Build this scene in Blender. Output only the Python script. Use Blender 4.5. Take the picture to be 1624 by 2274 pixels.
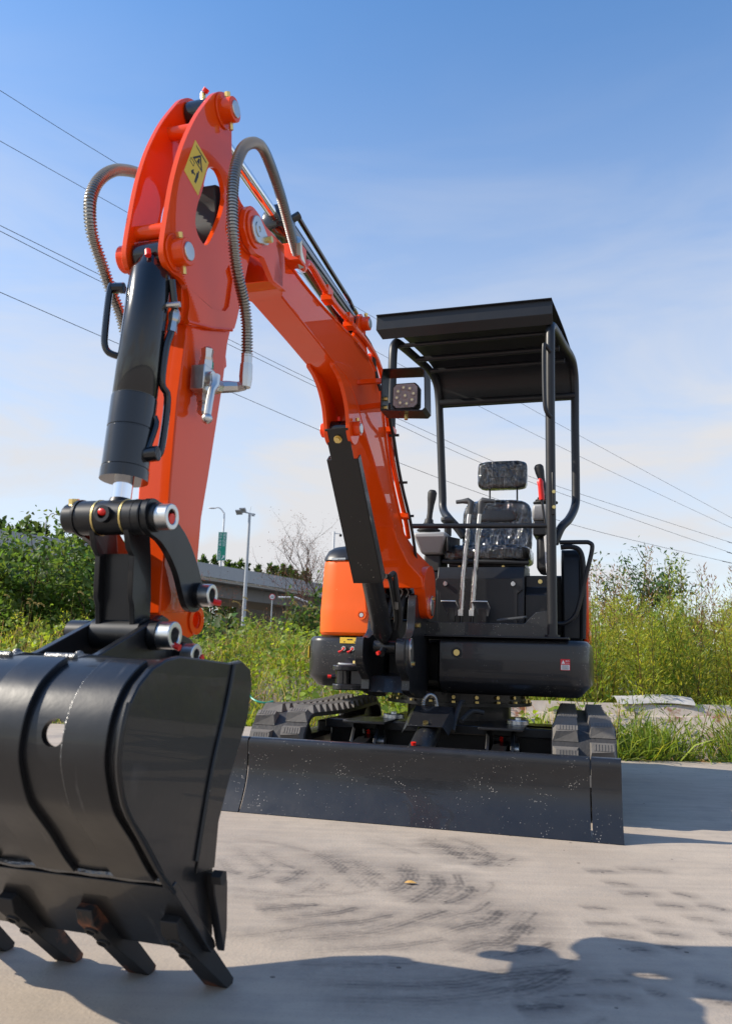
import bpy, bmesh, math, random
import numpy as np
from mathutils import Vector, Matrix
from mathutils.geometry import tessellate_polygon
R = math.radians
for o in list(bpy.data.objects): bpy.data.objects.remove(o)
scn = bpy.context.scene
# ------------------------------------------------------------------ camera
cam_d = bpy.data.cameras.new('camera'); cam = bpy.data.objects.new('camera', cam_d)
scn.collection.objects.link(cam); scn.camera = cam
PITCH, ROLL, CAM_H = math.atan(323.5 / 1750), .0317, .61
cam_d.sensor_fit = 'HORIZONTAL'; cam_d.sensor_width = 24.0; cam_d.lens = 24.0 * 1750 / 1624
cam_d.clip_start = .05; cam_d.clip_end = 3000
fw = Vector((0, math.cos(PITCH), math.sin(PITCH))); rt = Vector((1, 0, 0)); up = rt.cross(fw)
rt2 = math.cos(ROLL) * rt + math.sin(ROLL) * up; up2 = -math.sin(ROLL) * rt + math.cos(ROLL) * up
m = Matrix((rt2, up2, -fw)).transposed().to_4x4(); m.translation = (0, 0, CAM_H); cam.matrix_world = m
cam_d.dof.use_dof = True; cam_d.dof.focus_distance = 3.9; cam_d.dof.aperture_fstop = 6.3
# ------------------------------------------------------------------ light
SUN_EL, SHADOW_AZ = R(34), R(1.5)            # shadows fall along (cos, sin) of SHADOW_AZ
sd = Vector((-math.cos(SHADOW_AZ) * math.cos(SUN_EL), -math.sin(SHADOW_AZ) * math.cos(SUN_EL), math.sin(SUN_EL)))
world = bpy.data.worlds.new('World'); scn.world = world; world.use_nodes = True
wn = world.node_tree; wn.nodes.clear()
def N(nt, t, **kw):
    n = nt.nodes.new(t)
    for k, v in kw.items():
        if k in n.inputs: n.inputs[k].default_value = v
        else: setattr(n, k, v)
    return n
wo = N(wn, 'ShaderNodeOutputWorld'); bg = N(wn, 'ShaderNodeBackground'); bg.inputs['Strength'].default_value = .15
sky = N(wn, 'ShaderNodeTexSky'); sky.sky_type = 'NISHITA'; sky.sun_disc = False
sky.sun_elevation = SUN_EL; sky.sun_rotation = math.atan2(sd.x, sd.y) % (2 * math.pi)
sky.air_density = 1.0; sky.dust_density = .25; sky.ozone_density = 2.5
tc = N(wn, 'ShaderNodeTexCoord'); sep = N(wn, 'ShaderNodeSeparateXYZ'); wn.links.new(tc.outputs['Generated'], sep.inputs[0])
mp = N(wn, 'ShaderNodeMapping'); mp.inputs['Scale'].default_value = (1.2, 1.2, 4.5); mp.inputs['Rotation'].default_value = (0, .25, .4)
wn.links.new(tc.outputs['Generated'], mp.inputs[0])
nz = N(wn, 'ShaderNodeTexNoise', Scale=1.7, Detail=7, Roughness=.55, Distortion=.5); wn.links.new(mp.outputs[0], nz.inputs['Vector'])
cr = N(wn, 'ShaderNodeMapRange'); cr.inputs['From Min'].default_value = .46; cr.inputs['From Max'].default_value = .70
wn.links.new(nz.outputs['Fac'], cr.inputs['Value'])
hz = N(wn, 'ShaderNodeMapRange'); hz.interpolation_type = 'SMOOTHSTEP'
hz.inputs['From Min'].default_value = .73; hz.inputs['From Max'].default_value = .12; wn.links.new(sep.outputs['Z'], hz.inputs['Value'])
mul = N(wn, 'ShaderNodeMath', operation='MULTIPLY'); wn.links.new(cr.outputs[0], mul.inputs[0]); wn.links.new(hz.outputs[0], mul.inputs[1])
mul2 = N(wn, 'ShaderNodeMath', operation='MULTIPLY_ADD'); wn.links.new(mul.outputs[0], mul2.inputs[0]); mul2.inputs[1].default_value = .6
hz2 = N(wn, 'ShaderNodeMath', operation='MULTIPLY'); wn.links.new(hz.outputs[0], hz2.inputs[0]); hz2.inputs[1].default_value = .74
wn.links.new(hz2.outputs[0], mul2.inputs[2]); mul2.use_clamp = True
mx = N(wn, 'ShaderNodeMixRGB'); mx.inputs['Color2'].default_value = (4.0, 4.02, 4.15, 1)
hsv = N(wn, 'ShaderNodeHueSaturation'); hsv.inputs['Saturation'].default_value = 1.17; hsv.inputs['Value'].default_value = 1.36; hsv.inputs['Hue'].default_value = .5
wn.links.new(sky.outputs[0], hsv.inputs['Color']); wn.links.new(mul2.outputs[0], mx.inputs['Fac']); wn.links.new(hsv.outputs[0], mx.inputs['Color1'])
wn.links.new(mx.outputs[0], bg.inputs['Color']); wn.links.new(bg.outputs[0], wo.inputs[0])
sl = bpy.data.lights.new('sun', 'SUN'); sl.energy = 4.8; sl.angle = R(.53); sl.color = (1, .91, .77)
sun = bpy.data.objects.new('sun', sl); scn.collection.objects.link(sun)
sun.rotation_euler = sd.to_track_quat('Z', 'Y').to_euler(); sun.location = sd * 30
scn.view_settings.view_transform = 'Standard'; scn.view_settings.look = 'None'
scn.view_settings.exposure = .36; scn.view_settings.gamma = 1; scn.view_settings.use_curve_mapping = False

# ------------------------------------------------------------------ materials
M = {}
def newmat(name):
    mt = bpy.data.materials.new(name); mt.use_nodes = True; nt = mt.node_tree
    b = nt.nodes['Principled BSDF']; M[name] = mt
    return mt, nt, b
def mat(name, col, rough=.5, metal=0, coat=0, specks=0, speck_col=(.55, .5, .42), mottle=0, bump=0, bscale=60, spec=.5, speck_scale=120, rough_var=0, scratch=0):
    mt, nt, b = newmat(name); L = nt.links.new
    b.inputs['Base Color'].default_value = (*col, 1); b.inputs['Roughness'].default_value = rough
    b.inputs['Metallic'].default_value = metal; b.inputs['Coat Weight'].default_value = coat; b.inputs['Coat Roughness'].default_value = .015
    b.inputs['Specular IOR Level'].default_value = spec
    t = N(nt, 'ShaderNodeTexCoord'); src = None
    if mottle:
        n = N(nt, 'ShaderNodeTexNoise', Scale=7, Detail=6, Roughness=.65); L(t.outputs['Object'], n.inputs['Vector'])
        r = N(nt, 'ShaderNodeMapRange'); r.inputs['To Min'].default_value = 1 - mottle; r.inputs['To Max'].default_value = 1 + mottle
        L(n.outputs['Fac'], r.inputs['Value'])
        mm = N(nt, 'ShaderNodeMixRGB', blend_type='MULTIPLY'); mm.inputs['Fac'].default_value = 1; mm.inputs['Color1'].default_value = (*col, 1)
        L(r.outputs[0], mm.inputs['Color2']); src = mm.outputs[0]
    if specks:
        v = N(nt, 'ShaderNodeTexVoronoi', Scale=speck_scale); L(t.outputs['Object'], v.inputs['Vector'])
        n2 = N(nt, 'ShaderNodeTexNoise', Scale=9, Detail=3); L(t.outputs['Object'], n2.inputs['Vector'])
        th = N(nt, 'ShaderNodeMath', operation='MULTIPLY'); L(v.outputs['Color'], th.inputs[0]); L(n2.outputs['Fac'], th.inputs[1])
        lt = N(nt, 'ShaderNodeMath', operation='LESS_THAN'); L(v.outputs['Distance'], lt.inputs[0])
        rr = N(nt, 'ShaderNodeMapRange'); rr.inputs['From Min'].default_value = .5 - .18 * specks; rr.inputs['From Max'].default_value = .75
        rr.inputs['To Max'].default_value = .42
        L(th.outputs[0], rr.inputs['Value']); L(rr.outputs[0], lt.inputs[1])
        ms = N(nt, 'ShaderNodeMixRGB'); ms.inputs['Color1'].default_value = (*col, 1); ms.inputs['Color2'].default_value = (*speck_col, 1)
        if src: L(src, ms.inputs['Color1'])
        f = N(nt, 'ShaderNodeMath', operation='MULTIPLY'); f.inputs[1].default_value = .8; L(lt.outputs[0], f.inputs[0]); L(f.outputs[0], ms.inputs['Fac']); src = ms.outputs[0]
    if scratch:                               # fine vertical rub marks with broken ends
        ms_ = N(nt, 'ShaderNodeMapping'); ms_.inputs['Scale'].default_value = (60, 5, 5); L(t.outputs['Object'], ms_.inputs[0])
        na = N(nt, 'ShaderNodeTexNoise', Scale=1, Detail=3, Roughness=.6); L(ms_.outputs[0], na.inputs['Vector'])
        nb_ = N(nt, 'ShaderNodeTexNoise', Scale=5, Detail=4); L(t.outputs['Object'], nb_.inputs['Vector'])
        ra = N(nt, 'ShaderNodeMapRange'); ra.inputs['From Min'].default_value = .62; ra.inputs['From Max'].default_value = .74; L(na.outputs['Fac'], ra.inputs['Value'])
        rb2 = N(nt, 'ShaderNodeMapRange'); rb2.inputs['From Min'].default_value = .5; rb2.inputs['From Max'].default_value = .7; L(nb_.outputs['Fac'], rb2.inputs['Value'])
        pm = N(nt, 'ShaderNodeMath', operation='MULTIPLY'); L(ra.outputs[0], pm.inputs[0]); L(rb2.outputs[0], pm.inputs[1]); pm2 = N(nt, 'ShaderNodeMath', operation='MULTIPLY'); L(pm.outputs[0], pm2.inputs[0]); pm2.inputs[1].default_value = scratch
        mz = N(nt, 'ShaderNodeMixRGB'); mz.inputs['Color1'].default_value = (*col, 1); mz.inputs['Color2'].default_value = (.22, .21, .20, 1); L(pm2.outputs[0], mz.inputs['Fac'])
        if src: L(src, mz.inputs['Color1'])
        src = mz.outputs[0]
    if src: L(src, b.inputs['Base Color'])
    if rough_var:
        n3 = N(nt, 'ShaderNodeTexNoise', Scale=14, Detail=6, Roughness=.6); L(t.outputs['Object'], n3.inputs['Vector'])
        r3 = N(nt, 'ShaderNodeMapRange'); r3.inputs['To Min'].default_value = max(0, rough - rough_var); r3.inputs['To Max'].default_value = rough + rough_var
        L(n3.outputs['Fac'], r3.inputs['Value']); L(r3.outputs[0], b.inputs['Roughness'])
    if bump:
        n4 = N(nt, 'ShaderNodeTexNoise', Scale=bscale, Detail=4); L(t.outputs['Object'], n4.inputs['Vector'])
        bp = N(nt, 'ShaderNodeBump'); bp.inputs['Strength'].default_value = bump; bp.inputs['Distance'].default_value = .01
        L(n4.outputs['Fac'], bp.inputs['Height']); L(bp.outputs[0], b.inputs['Normal'])
    return mt
mat('orange', (.80, .068, .002), .4, coat=.7, spec=.05, bump=.02, bscale=34, rough_var=.06, mottle=.05)
mat('door_orange', (.84, .12, .004), .36, coat=.25, spec=.3, specks=.2, mottle=.04, speck_col=(.9, .5, .25))
mat('black_paint', (.014, .0145, .0165), .38, coat=.3, spec=.42, specks=1.5, speck_scale=140, speck_col=(.38, .35, .31), mottle=.25, rough_var=.12, bump=.03, bscale=40)
mat('plain_black', (.0075, .008, .009), .38, coat=.15, spec=.4, mottle=.2, rough_var=.1, specks=.25)
mat('cab_black', (.012, .0128, .015), .40, spec=.42, mottle=.15, rough_var=.08)
mat('bucket_black', (.0095, .010, .0115), .36, coat=.22, mottle=.45, rough_var=.12, bump=.05, bscale=30, spec=.4, scratch=.9)
mat('cylinder_black', (.008, .009, .011), .16, coat=.5, spec=.4, mottle=.15, rough_var=.04)
mat('chrome', (.85, .86, .88), .08, metal=1)
mat('zinc', (.62, .62, .60), .34, metal=1, mottle=.15, rough_var=.1)
mat('brass_zinc', (.72, .56, .22), .35, metal=1)
mat('hose_steel', (.36, .345, .32), .3, metal=1, mottle=.15)
mat('rubber', (.015, .015, .015), .6)
mat('track_rubber', (.032, .031, .031), .62, mottle=.5, bump=.25, bscale=60, specks=.15, speck_col=(.3, .27, .22))
mat('worn_rubber', (.14, .13, .118), .75, mottle=.4, specks=.5, speck_col=(.3, .27, .22), bump=.2)
mat('grey_plastic', (.33, .34, .34), .45, mottle=.05)
mat('handle_grey', (.06, .063, .066), .5)
mat('red_plastic', (.75, .02, .012), .35)
mat('yellow_print', (.80, .55, .05), .5)
mat('ink', (.012, .012, .02), .5)
mat('white_print', (.8, .8, .78), .5)
mat('red_print', (.62, .02, .03), .5)
mat('vinyl', (.010, .010, .011), .4, bump=.1, bscale=30)
mat('weld', (.16, .16, .16), .3, metal=.7, bump=.6, bscale=90)
mat('lens_plate', (.30, .24, .22), .35, bump=.4, bscale=220)
mat('led', (.85, .78, .45), .25)
mat('amber', (.8, .3, .01), .2, coat=.5)
mat('paint_mark', (.0, .28, .16), .5)
mat('pole_grey', (.42, .44, .46), .45, metal=.3)
mat('lamp_white', (.7, .7, .7), .4)
mat('sign_green', (.0, .30, .19), .45)
mat('road_concrete', (.45, .44, .425), .85, mottle=.16)
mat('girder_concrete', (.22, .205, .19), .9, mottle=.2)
mat('bark', (.13, .09, .055), .85, mottle=.3)
mat('dry_stem', (.30, .19, .10), .8, mottle=.2)
mat('green_stem', (.16, .20, .05), .7)
mat('cable', (.02, .02, .022), .6)
mat('ribbon_green', (.02, .30, .20), .4)
mat('dry_leaf', (.62, .36, .10), .6)
mat('flower_pink', (.75, .25, .28), .6)
mat('dark_soil', (.10, .085, .06), .95, mottle=.4, bump=.6, bscale=6)
def rust_speckle(name, base, amount):
    mt, nt, b = newmat(name); L = nt.links.new
    t = N(nt, 'ShaderNodeTexCoord'); n = N(nt, 'ShaderNodeTexNoise', Scale=2.3, Detail=9, Roughness=.62); L(t.outputs['Object'], n.inputs['Vector'])
    r = N(nt, 'ShaderNodeValToRGB'); e = r.color_ramp.elements
    e[0].position = amount; e[0].color = (*base, 1); e[1].position = amount + .05; e[1].color = (.23, .075, .03, 1)
    L(n.outputs['Fac'], r.inputs['Fac']); n2 = N(nt, 'ShaderNodeTexNoise', Scale=14, Detail=6); L(t.outputs['Object'], n2.inputs['Vector'])
    mm = N(nt, 'ShaderNodeMixRGB', blend_type='OVERLAY'); mm.inputs['Fac'].default_value = .35; L(r.outputs[0], mm.inputs['Color1']); L(n2.outputs['Fac'], mm.inputs['Color2'])
    L(mm.outputs[0], b.inputs['Base Color']); b.inputs['Roughness'].default_value = .7
    bp = N(nt, 'ShaderNodeBump'); bp.inputs['Strength'].default_value = .3; L(n2.outputs['Fac'], bp.inputs['Height']); L(bp.outputs[0], b.inputs['Normal'])
rust_speckle('rusty_white', (.54, .45, .37), .575)
rust_speckle('rusty_broken', (.50, .41, .34), .53)
rust_speckle('dull_tin', (.50, .475, .45), .68)
rust_speckle('worn_tooth', (.010, .0105, .012), .59)
def wrap_mat():
    mt, nt, b = newmat('clear_wrap'); L = nt.links.new; out = nt.nodes['Material Output']; nt.nodes.remove(b)
    t = N(nt, 'ShaderNodeTexCoord'); mpp = N(nt, 'ShaderNodeMapping'); mpp.inputs['Scale'].default_value = (1, 1, .45); L(t.outputs['Object'], mpp.inputs[0])
    n = N(nt, 'ShaderNodeTexNoise', Scale=15, Detail=3, Roughness=.5, Distortion=1.4); L(mpp.outputs[0], n.inputs['Vector'])
    bp = N(nt, 'ShaderNodeBump'); bp.inputs['Strength'].default_value = 1; bp.inputs['Distance'].default_value = .03; L(n.outputs['Fac'], bp.inputs['Height'])
    g = N(nt, 'ShaderNodeBsdfGlossy', Roughness=.06); L(bp.outputs[0], g.inputs['Normal'])
    tr = N(nt, 'ShaderNodeBsdfTransparent'); fr = N(nt, 'ShaderNodeFresnel', IOR=1.5); L(bp.outputs[0], fr.inputs['Normal'])
    ad = N(nt, 'ShaderNodeMath', operation='MULTIPLY_ADD'); ad.use_clamp = True; L(fr.outputs[0], ad.inputs[0]); ad.inputs[1].default_value = 2.6; ad.inputs[2].default_value = -.05
    ms = N(nt, 'ShaderNodeMixShader'); L(ad.outputs[0], ms.inputs[0]); L(tr.outputs[0], ms.inputs[1]); L(g.outputs[0], ms.inputs[2])
    df = N(nt, 'ShaderNodeBsdfDiffuse'); df.inputs['Color'].default_value = (.8, .8, .8, 1); mpw = N(nt, 'ShaderNodeMapping'); mpw.inputs['Scale'].default_value = (3, 1, 1); mpw.inputs['Rotation'].default_value = (0, .5, 0); L(t.outputs['Object'], mpw.inputs[0])
    nw = N(nt, 'ShaderNodeTexNoise', Scale=5.5, Detail=2, Roughness=.5, Distortion=2.2); L(mpw.outputs[0], nw.inputs['Vector'])   # milky film creases, with white streak highlights painted into the colour
    ab = N(nt, 'ShaderNodeMath', operation='SUBTRACT'); L(nw.outputs['Fac'], ab.inputs[0]); ab.inputs[1].default_value = .5; ab2 = N(nt, 'ShaderNodeMath', operation='ABSOLUTE'); L(ab.outputs[0], ab2.inputs[0])
    rw = N(nt, 'ShaderNodeMapRange'); rw.inputs['From Min'].default_value = .022; rw.inputs['From Max'].default_value = .0; rw.inputs['To Max'].default_value = .14; L(ab2.outputs[0], rw.inputs['Value'])
    ms2 = N(nt, 'ShaderNodeMixShader'); L(rw.outputs[0], ms2.inputs[0]); L(ms.outputs[0], ms2.inputs[1]); L(df.outputs[0], ms2.inputs[2]); L(ms2.outputs[0], out.inputs[0])
wrap_mat()
def leaf_mat(name, trans=.4, rough=.5):
    mt, nt, b = newmat(name); L = nt.links.new; out = nt.nodes['Material Output']
    a = N(nt, 'ShaderNodeAttribute'); a.attribute_name = 'Col'; L(a.outputs['Color'], b.inputs['Base Color'])
    b.inputs['Roughness'].default_value = rough; b.inputs['Specular IOR Level'].default_value = .35
    tl = N(nt, 'ShaderNodeBsdfTranslucent'); hs = N(nt, 'ShaderNodeHueSaturation'); hs.inputs['Saturation'].default_value = 1.1; hs.inputs['Value'].default_value = 1.55; hs.inputs['Hue'].default_value = .485
    L(a.outputs['Color'], hs.inputs['Color']); L(hs.outputs[0], tl.inputs['Color'])
    ms = N(nt, 'ShaderNodeMixShader'); ms.inputs[0].default_value = trans; L(b.outputs[0], ms.inputs[1]); L(tl.outputs[0], ms.inputs[2]); L(ms.outputs[0], out.inputs[0])
leaf_mat('leaves', .5)
def concrete_mat():
    mt, nt, b = newmat('yard_concrete'); L = nt.links.new
    t = N(nt, 'ShaderNodeTexCoord'); geo = t.outputs['Object']
    def noise(sc, det=6, ro=.6, vec=geo, dist=0.):
        n = N(nt, 'ShaderNodeTexNoise', Scale=sc, Detail=det, Roughness=ro, Distortion=dist); L(vec, n.inputs['Vector']); return n.outputs['Fac']
    def mrange(v, a, c, d=0., e=1., sm=True):
        r = N(nt, 'ShaderNodeMapRange'); r.interpolation_type = 'SMOOTHSTEP' if sm else 'LINEAR'
        for k, x in zip(('From Min', 'From Max', 'To Min', 'To Max'), (a, c, d, e)): r.inputs[k].default_value = x
        L(v, r.inputs['Value']); return r.outputs[0]
    def mth(op, a, c):
        q = N(nt, 'ShaderNodeMath', operation=op)
        for i, x in enumerate((a, c)):
            if isinstance(x, (int, float)): q.inputs[i].default_value = x
            else: L(x, q.inputs[i])
        return q.outputs[0]
    def mixc(f, a, c):
        q = N(nt, 'ShaderNodeMixRGB'); 
        if isinstance(f, float): q.inputs[0].default_value = f
        else: L(f, q.inputs[0])
        for i, x in ((1, a), (2, c)):
            if isinstance(x, tuple): q.inputs[i].default_value = (*x, 1)
            else: L(x, q.inputs[i])
        return q.outputs[0]
    c = mixc(mrange(noise(1.1, 8, .65), .3, .72), (.38, .315, .25), (.50, .42, .335))
    c = mixc(mrange(noise(8, 8, .7), .45, .75, 0, .5), c, (.30, .265, .23))
    c = mixc(mrange(noise(160, 3, .6), .56, .72, 0, .45), c, (.24, .21, .18))
    # rubber smears left by the tracks (shapes stored on the mesh), and the faint broom finish
    mpb = N(nt, 'ShaderNodeMapping'); mpb.inputs['Scale'].default_value = (2.2, 26, 1); mpb.inputs['Rotation'].default_value = (0, 0, .06); L(geo, mpb.inputs[0])
    c = mixc(mrange(noise(1, 5, .6, mpb.outputs[0]), .35, .75, 0, .32), c, (.27, .235, .205))
    at = N(nt, 'ShaderNodeAttribute'); at.attribute_name = 'smear'
    k = mth('MULTIPLY', mth('MULTIPLY', at.outputs['Fac'], mrange(noise(38, 4, .65), .25, .55, .5, 1.)), mrange(noise(1, 4, .6, mpb.outputs[0]), .3, .6, .7, 1.))
    c = mixc(k, c, (.068, .059, .055))
    v = N(nt, 'ShaderNodeTexVoronoi', Scale=9.); L(geo, v.inputs['Vector'])
    c = mixc(mth('MULTIPLY', mth('LESS_THAN', v.outputs['Distance'], .05), .75), c, (.07, .055, .045))
    L(c, b.inputs['Base Color']); b.inputs['Roughness'].default_value = .8; b.inputs['Specular IOR Level'].default_value = .3
    bp = N(nt, 'ShaderNodeBump'); bp.inputs['Strength'].default_value = .35; bp.inputs['Distance'].default_value = .004
    L(mth('ADD', noise(120, 4), noise(14, 5)), bp.inputs['Height']); L(bp.outputs[0], b.inputs['Normal'])
concrete_mat()

# ------------------------------------------------------------------ mesh helpers
col = scn.collection
SH = Vector((.18, 2.95, 0))                   # slew centre in machine coordinates (the boom plane is x = 0)
class MB:
    def __init__(s): s.v = []; s.f = []
    def add(s, vs, fs):
        n = len(s.v); s.v += [tuple(p) for p in vs]; s.f += [tuple(i + n for i in f) for f in fs]; return s
    def box(s, lo, hi):
        x0, y0, z0 = lo; x1, y1, z1 = hi
        return s.add([(x, y, z) for z in (z0, z1) for y in (y0, y1) for x in (x0, x1)], [(0, 2, 3, 1), (4, 5, 7, 6), (0, 1, 5, 4), (2, 6, 7, 3), (0, 4, 6, 2), (1, 3, 7, 5)])
    def plate(s, poly, x0, x1, holes=()):     # polygon in (y, z) extruded along x
        loops = [list(poly)] + [list(h) for h in holes]
        flat = [p for l in loops for p in l]
        tri = tessellate_polygon([[Vector((p[0], p[1], 0)) for p in l] for l in loops]); n = len(flat)
        vs = [(x0, p[0], p[1]) for p in flat] + [(x1, p[0], p[1]) for p in flat]
        fs = [tuple(t) for t in tri] + [tuple(i + n for i in reversed(t)) for t in tri]; k = 0
        for l in loops:
            c = len(l)
            for i in range(c): a, b = k + i, k + (i + 1) % c; fs.append((a, b, b + n, a + n))
            k += c
        return s.add(vs, fs)
    def plate_y(s, poly, y0, y1, holes=()):   # polygon in (x, z) extruded along y
        t = MB().plate(poly, y0, y1, holes); return s.add([(p[1], p[0], p[2]) for p in t.v], t.f)
    def plate_z(s, poly, z0, z1, holes=()):
        t = MB().plate(poly, z0, z1, holes); return s.add([(p[1], p[2], p[0]) for p in t.v], t.f)
    def tube(s, pts, r, seg=10, cap=True, smooth=0):
        P = [Vector(p) for p in pts]
        if smooth:
            Q = []
            for i in range(len(P) - 1):
                p0, p1, p2, p3 = P[max(0, i - 1)], P[i], P[i + 1], P[min(len(P) - 1, i + 2)]
                for k in range(smooth):
                    t = k / smooth
                    Q.append(.5 * ((2 * p1) + (p2 - p0) * t + (2 * p0 - 5 * p1 + 4 * p2 - p3) * t * t + (3 * p1 - p0 - 3 * p2 + p3) * t ** 3))
            P = Q + [P[-1]]
        rs = r if isinstance(r, (list, tuple)) else [r] * len(P)
        n = len(P); vs = []; nrm = None
        if len(rs) != n: rs = [float(w) for w in np.interp(np.linspace(0, 1, n), np.linspace(0, 1, len(rs)), rs)]
        for i in range(n):
            d = (P[min(n - 1, i + 1)] - P[max(0, i - 1)]).normalized()
            if nrm is None: nrm = d.orthogonal().normalized()
            nrm = (nrm - d * nrm.dot(d)).normalized(); bn = d.cross(nrm)
            for k in range(seg):
                a = 2 * math.pi * k / seg; vs.append(P[i] + (nrm * math.cos(a) + bn * math.sin(a)) * rs[i])
        fs = [(i * seg + k, i * seg + (k + 1) % seg, (i + 1) * seg + (k + 1) % seg, (i + 1) * seg + k) for i in range(n - 1) for k in range(seg)]
        if cap: fs += [tuple(reversed(range(seg))), tuple(range((n - 1) * seg, n * seg))]
        return s.add(vs, fs)
    def cyl(s, a, b, r, seg=20, r2=None): return s.tube([a, b], [r, r if r2 is None else r2], seg)
    def ring(s, a, b, ro, ri, seg=20):        # open bush
        a, b = Vector(a), Vector(b); d = (b - a).normalized(); n = d.orthogonal().normalized(); q = d.cross(n); vs = []
        for p, r in ((a, ro), (b, ro), (b, ri), (a, ri)):
            vs += [p + (n * math.cos(2 * math.pi * k / seg) + q * math.sin(2 * math.pi * k / seg)) * r for k in range(seg)]
        return s.add(vs, [(j * seg + k, j * seg + (k + 1) % seg, ((j + 1) % 4) * seg + (k + 1) % seg, ((j + 1) % 4) * seg + k) for j in range(4) for k in range(seg)])
    def loft(s, secs, cap=True, closed=True):
        n = len(secs[0]); vs = [p for sec in secs for p in sec]; fs = []
        for i in range(len(secs) - 1):
            for k in range(n if closed else n - 1): fs.append((i * n + k, i * n + (k + 1) % n, (i + 1) * n + (k + 1) % n, (i + 1) * n + k))
        if cap: fs += [tuple(reversed(range(n))), tuple(range((len(secs) - 1) * n, len(secs) * n))]
        return s.add(vs, fs)
    def sphere(s, c, r, seg=12, rings=7, sc=(1, 1, 1)):
        secs = []
        for i in range(rings + 1):
            a = -math.pi / 2 + math.pi * i / rings; rr = max(.001, math.cos(a))
            secs.append([(c[0] + r * sc[0] * rr * math.cos(2 * math.pi * k / seg), c[1] + r * sc[1] * rr * math.sin(2 * math.pi * k / seg), c[2] + r * sc[2] * math.sin(a)) for k in range(seg)])
        return s.loft(secs)
    def mesh(s, name, off=Vector((0, 0, 0)), flip=True):
        me = bpy.data.meshes.new(name); me.from_pydata([Vector(p) - off for p in s.v], [], s.f)
        bm = bmesh.new(); bm.from_mesh(me); bmesh.ops.recalc_face_normals(bm, faces=bm.faces); bm.to_mesh(me); bm.free()
        return me
    def build(s, name, material, parent=None, bev=0, smooth=35, off=None, loc=None):
        if off is None: off = SH if parent is not None and parent.get('_mc') else Vector((0, 0, 0))
        me = s.mesh(name, off); me.materials.append(M[material])
        if smooth: me.shade_smooth(); me.set_sharp_from_angle(angle=R(smooth))
        o = bpy.data.objects.new(name, me); col.objects.link(o); o.parent = parent
        if loc is not None: o.location = loc
        if parent is not None and parent.get('_mc'): o['_mc'] = 1
        if bev:
            b = o.modifiers.new('bevel', 'BEVEL'); b.width = bev; b.segments = 2; b.limit_method = 'ANGLE'; b.angle_limit = R(40); b.harden_normals = False
        return o
def tag(o, label, cat, group=None, kind=None):
    if label: o['label'] = label
    if cat: o['category'] = cat
    if group: o['group'] = group
    if kind: o['kind'] = kind
    return o
def empty(name, loc=(0, 0, 0), rz=0):
    o = bpy.data.objects.new(name, None); col.objects.link(o); o.location = loc; o.rotation_euler = (0, 0, rz); o.empty_display_size = .2; return o
def circ(y, z, r, n=20, a0=0, a1=2 * math.pi): return [(y + r * math.cos(a0 + (a1 - a0) * i / n), z + r * math.sin(a0 + (a1 - a0) * i / n)) for i in range(n + (0 if a1 - a0 > 6.28 else 1))]
def smoothpoly(pts, n=4, closed=True):        # Catmull-Rom through 2D points
    P = [Vector(p) for p in pts]; Q = []; c = len(P)
    for i in range(c if closed else c - 1):
        g = (lambda j: P[j % c]) if closed else (lambda j: P[min(max(j, 0), c - 1)])
        p0, p1, p2, p3 = g(i - 1), g(i), g(i + 1), g(i + 2)
        for k in range(n):
            t = k / n; q = .5 * ((2 * p1) + (p2 - p0) * t + (2 * p0 - 5 * p1 + 4 * p2 - p3) * t * t + (3 * p1 - p0 - 3 * p2 + p3) * t ** 3); Q.append((q.x, q.y))
    if not closed: Q.append(tuple(P[-1]))
    return Q
def cut(obj, cutter_mb, off):
    me = cutter_mb.mesh('cutter', off); c = bpy.data.objects.new('cutter', me); col.objects.link(c)
    c.parent = obj.parent
    bm_ = obj.modifiers.new('cut', 'BOOLEAN'); bm_.object = c; bm_.solver = 'EXACT'
    bpy.context.view_layer.update(); dg = bpy.context.evaluated_depsgraph_get()
    new = bpy.data.meshes.new_from_object(obj.evaluated_get(dg)); obj.modifiers.clear(); obj.data = new
    bpy.data.objects.remove(c); bpy.data.meshes.remove(me)
def text_mesh(name, body, size, material, parent, mat4, align='CENTER'):
    cu = bpy.data.curves.new(name, 'FONT'); cu.body = body; cu.size = size; cu.align_x = align; cu.align_y = 'CENTER'; cu.resolution_u = 2
    t = bpy.data.objects.new(name, cu); col.objects.link(t); bpy.context.view_layer.update()
    me = bpy.data.meshes.new_from_object(t.evaluated_get(bpy.context.evaluated_depsgraph_get())); bpy.data.objects.remove(t); bpy.data.curves.remove(cu)
    me.transform(mat4); me.materials.clear(); me.materials.append(M[material])
    o = bpy.data.objects.new(name, me); col.objects.link(o); o.parent = parent
    return o
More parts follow.
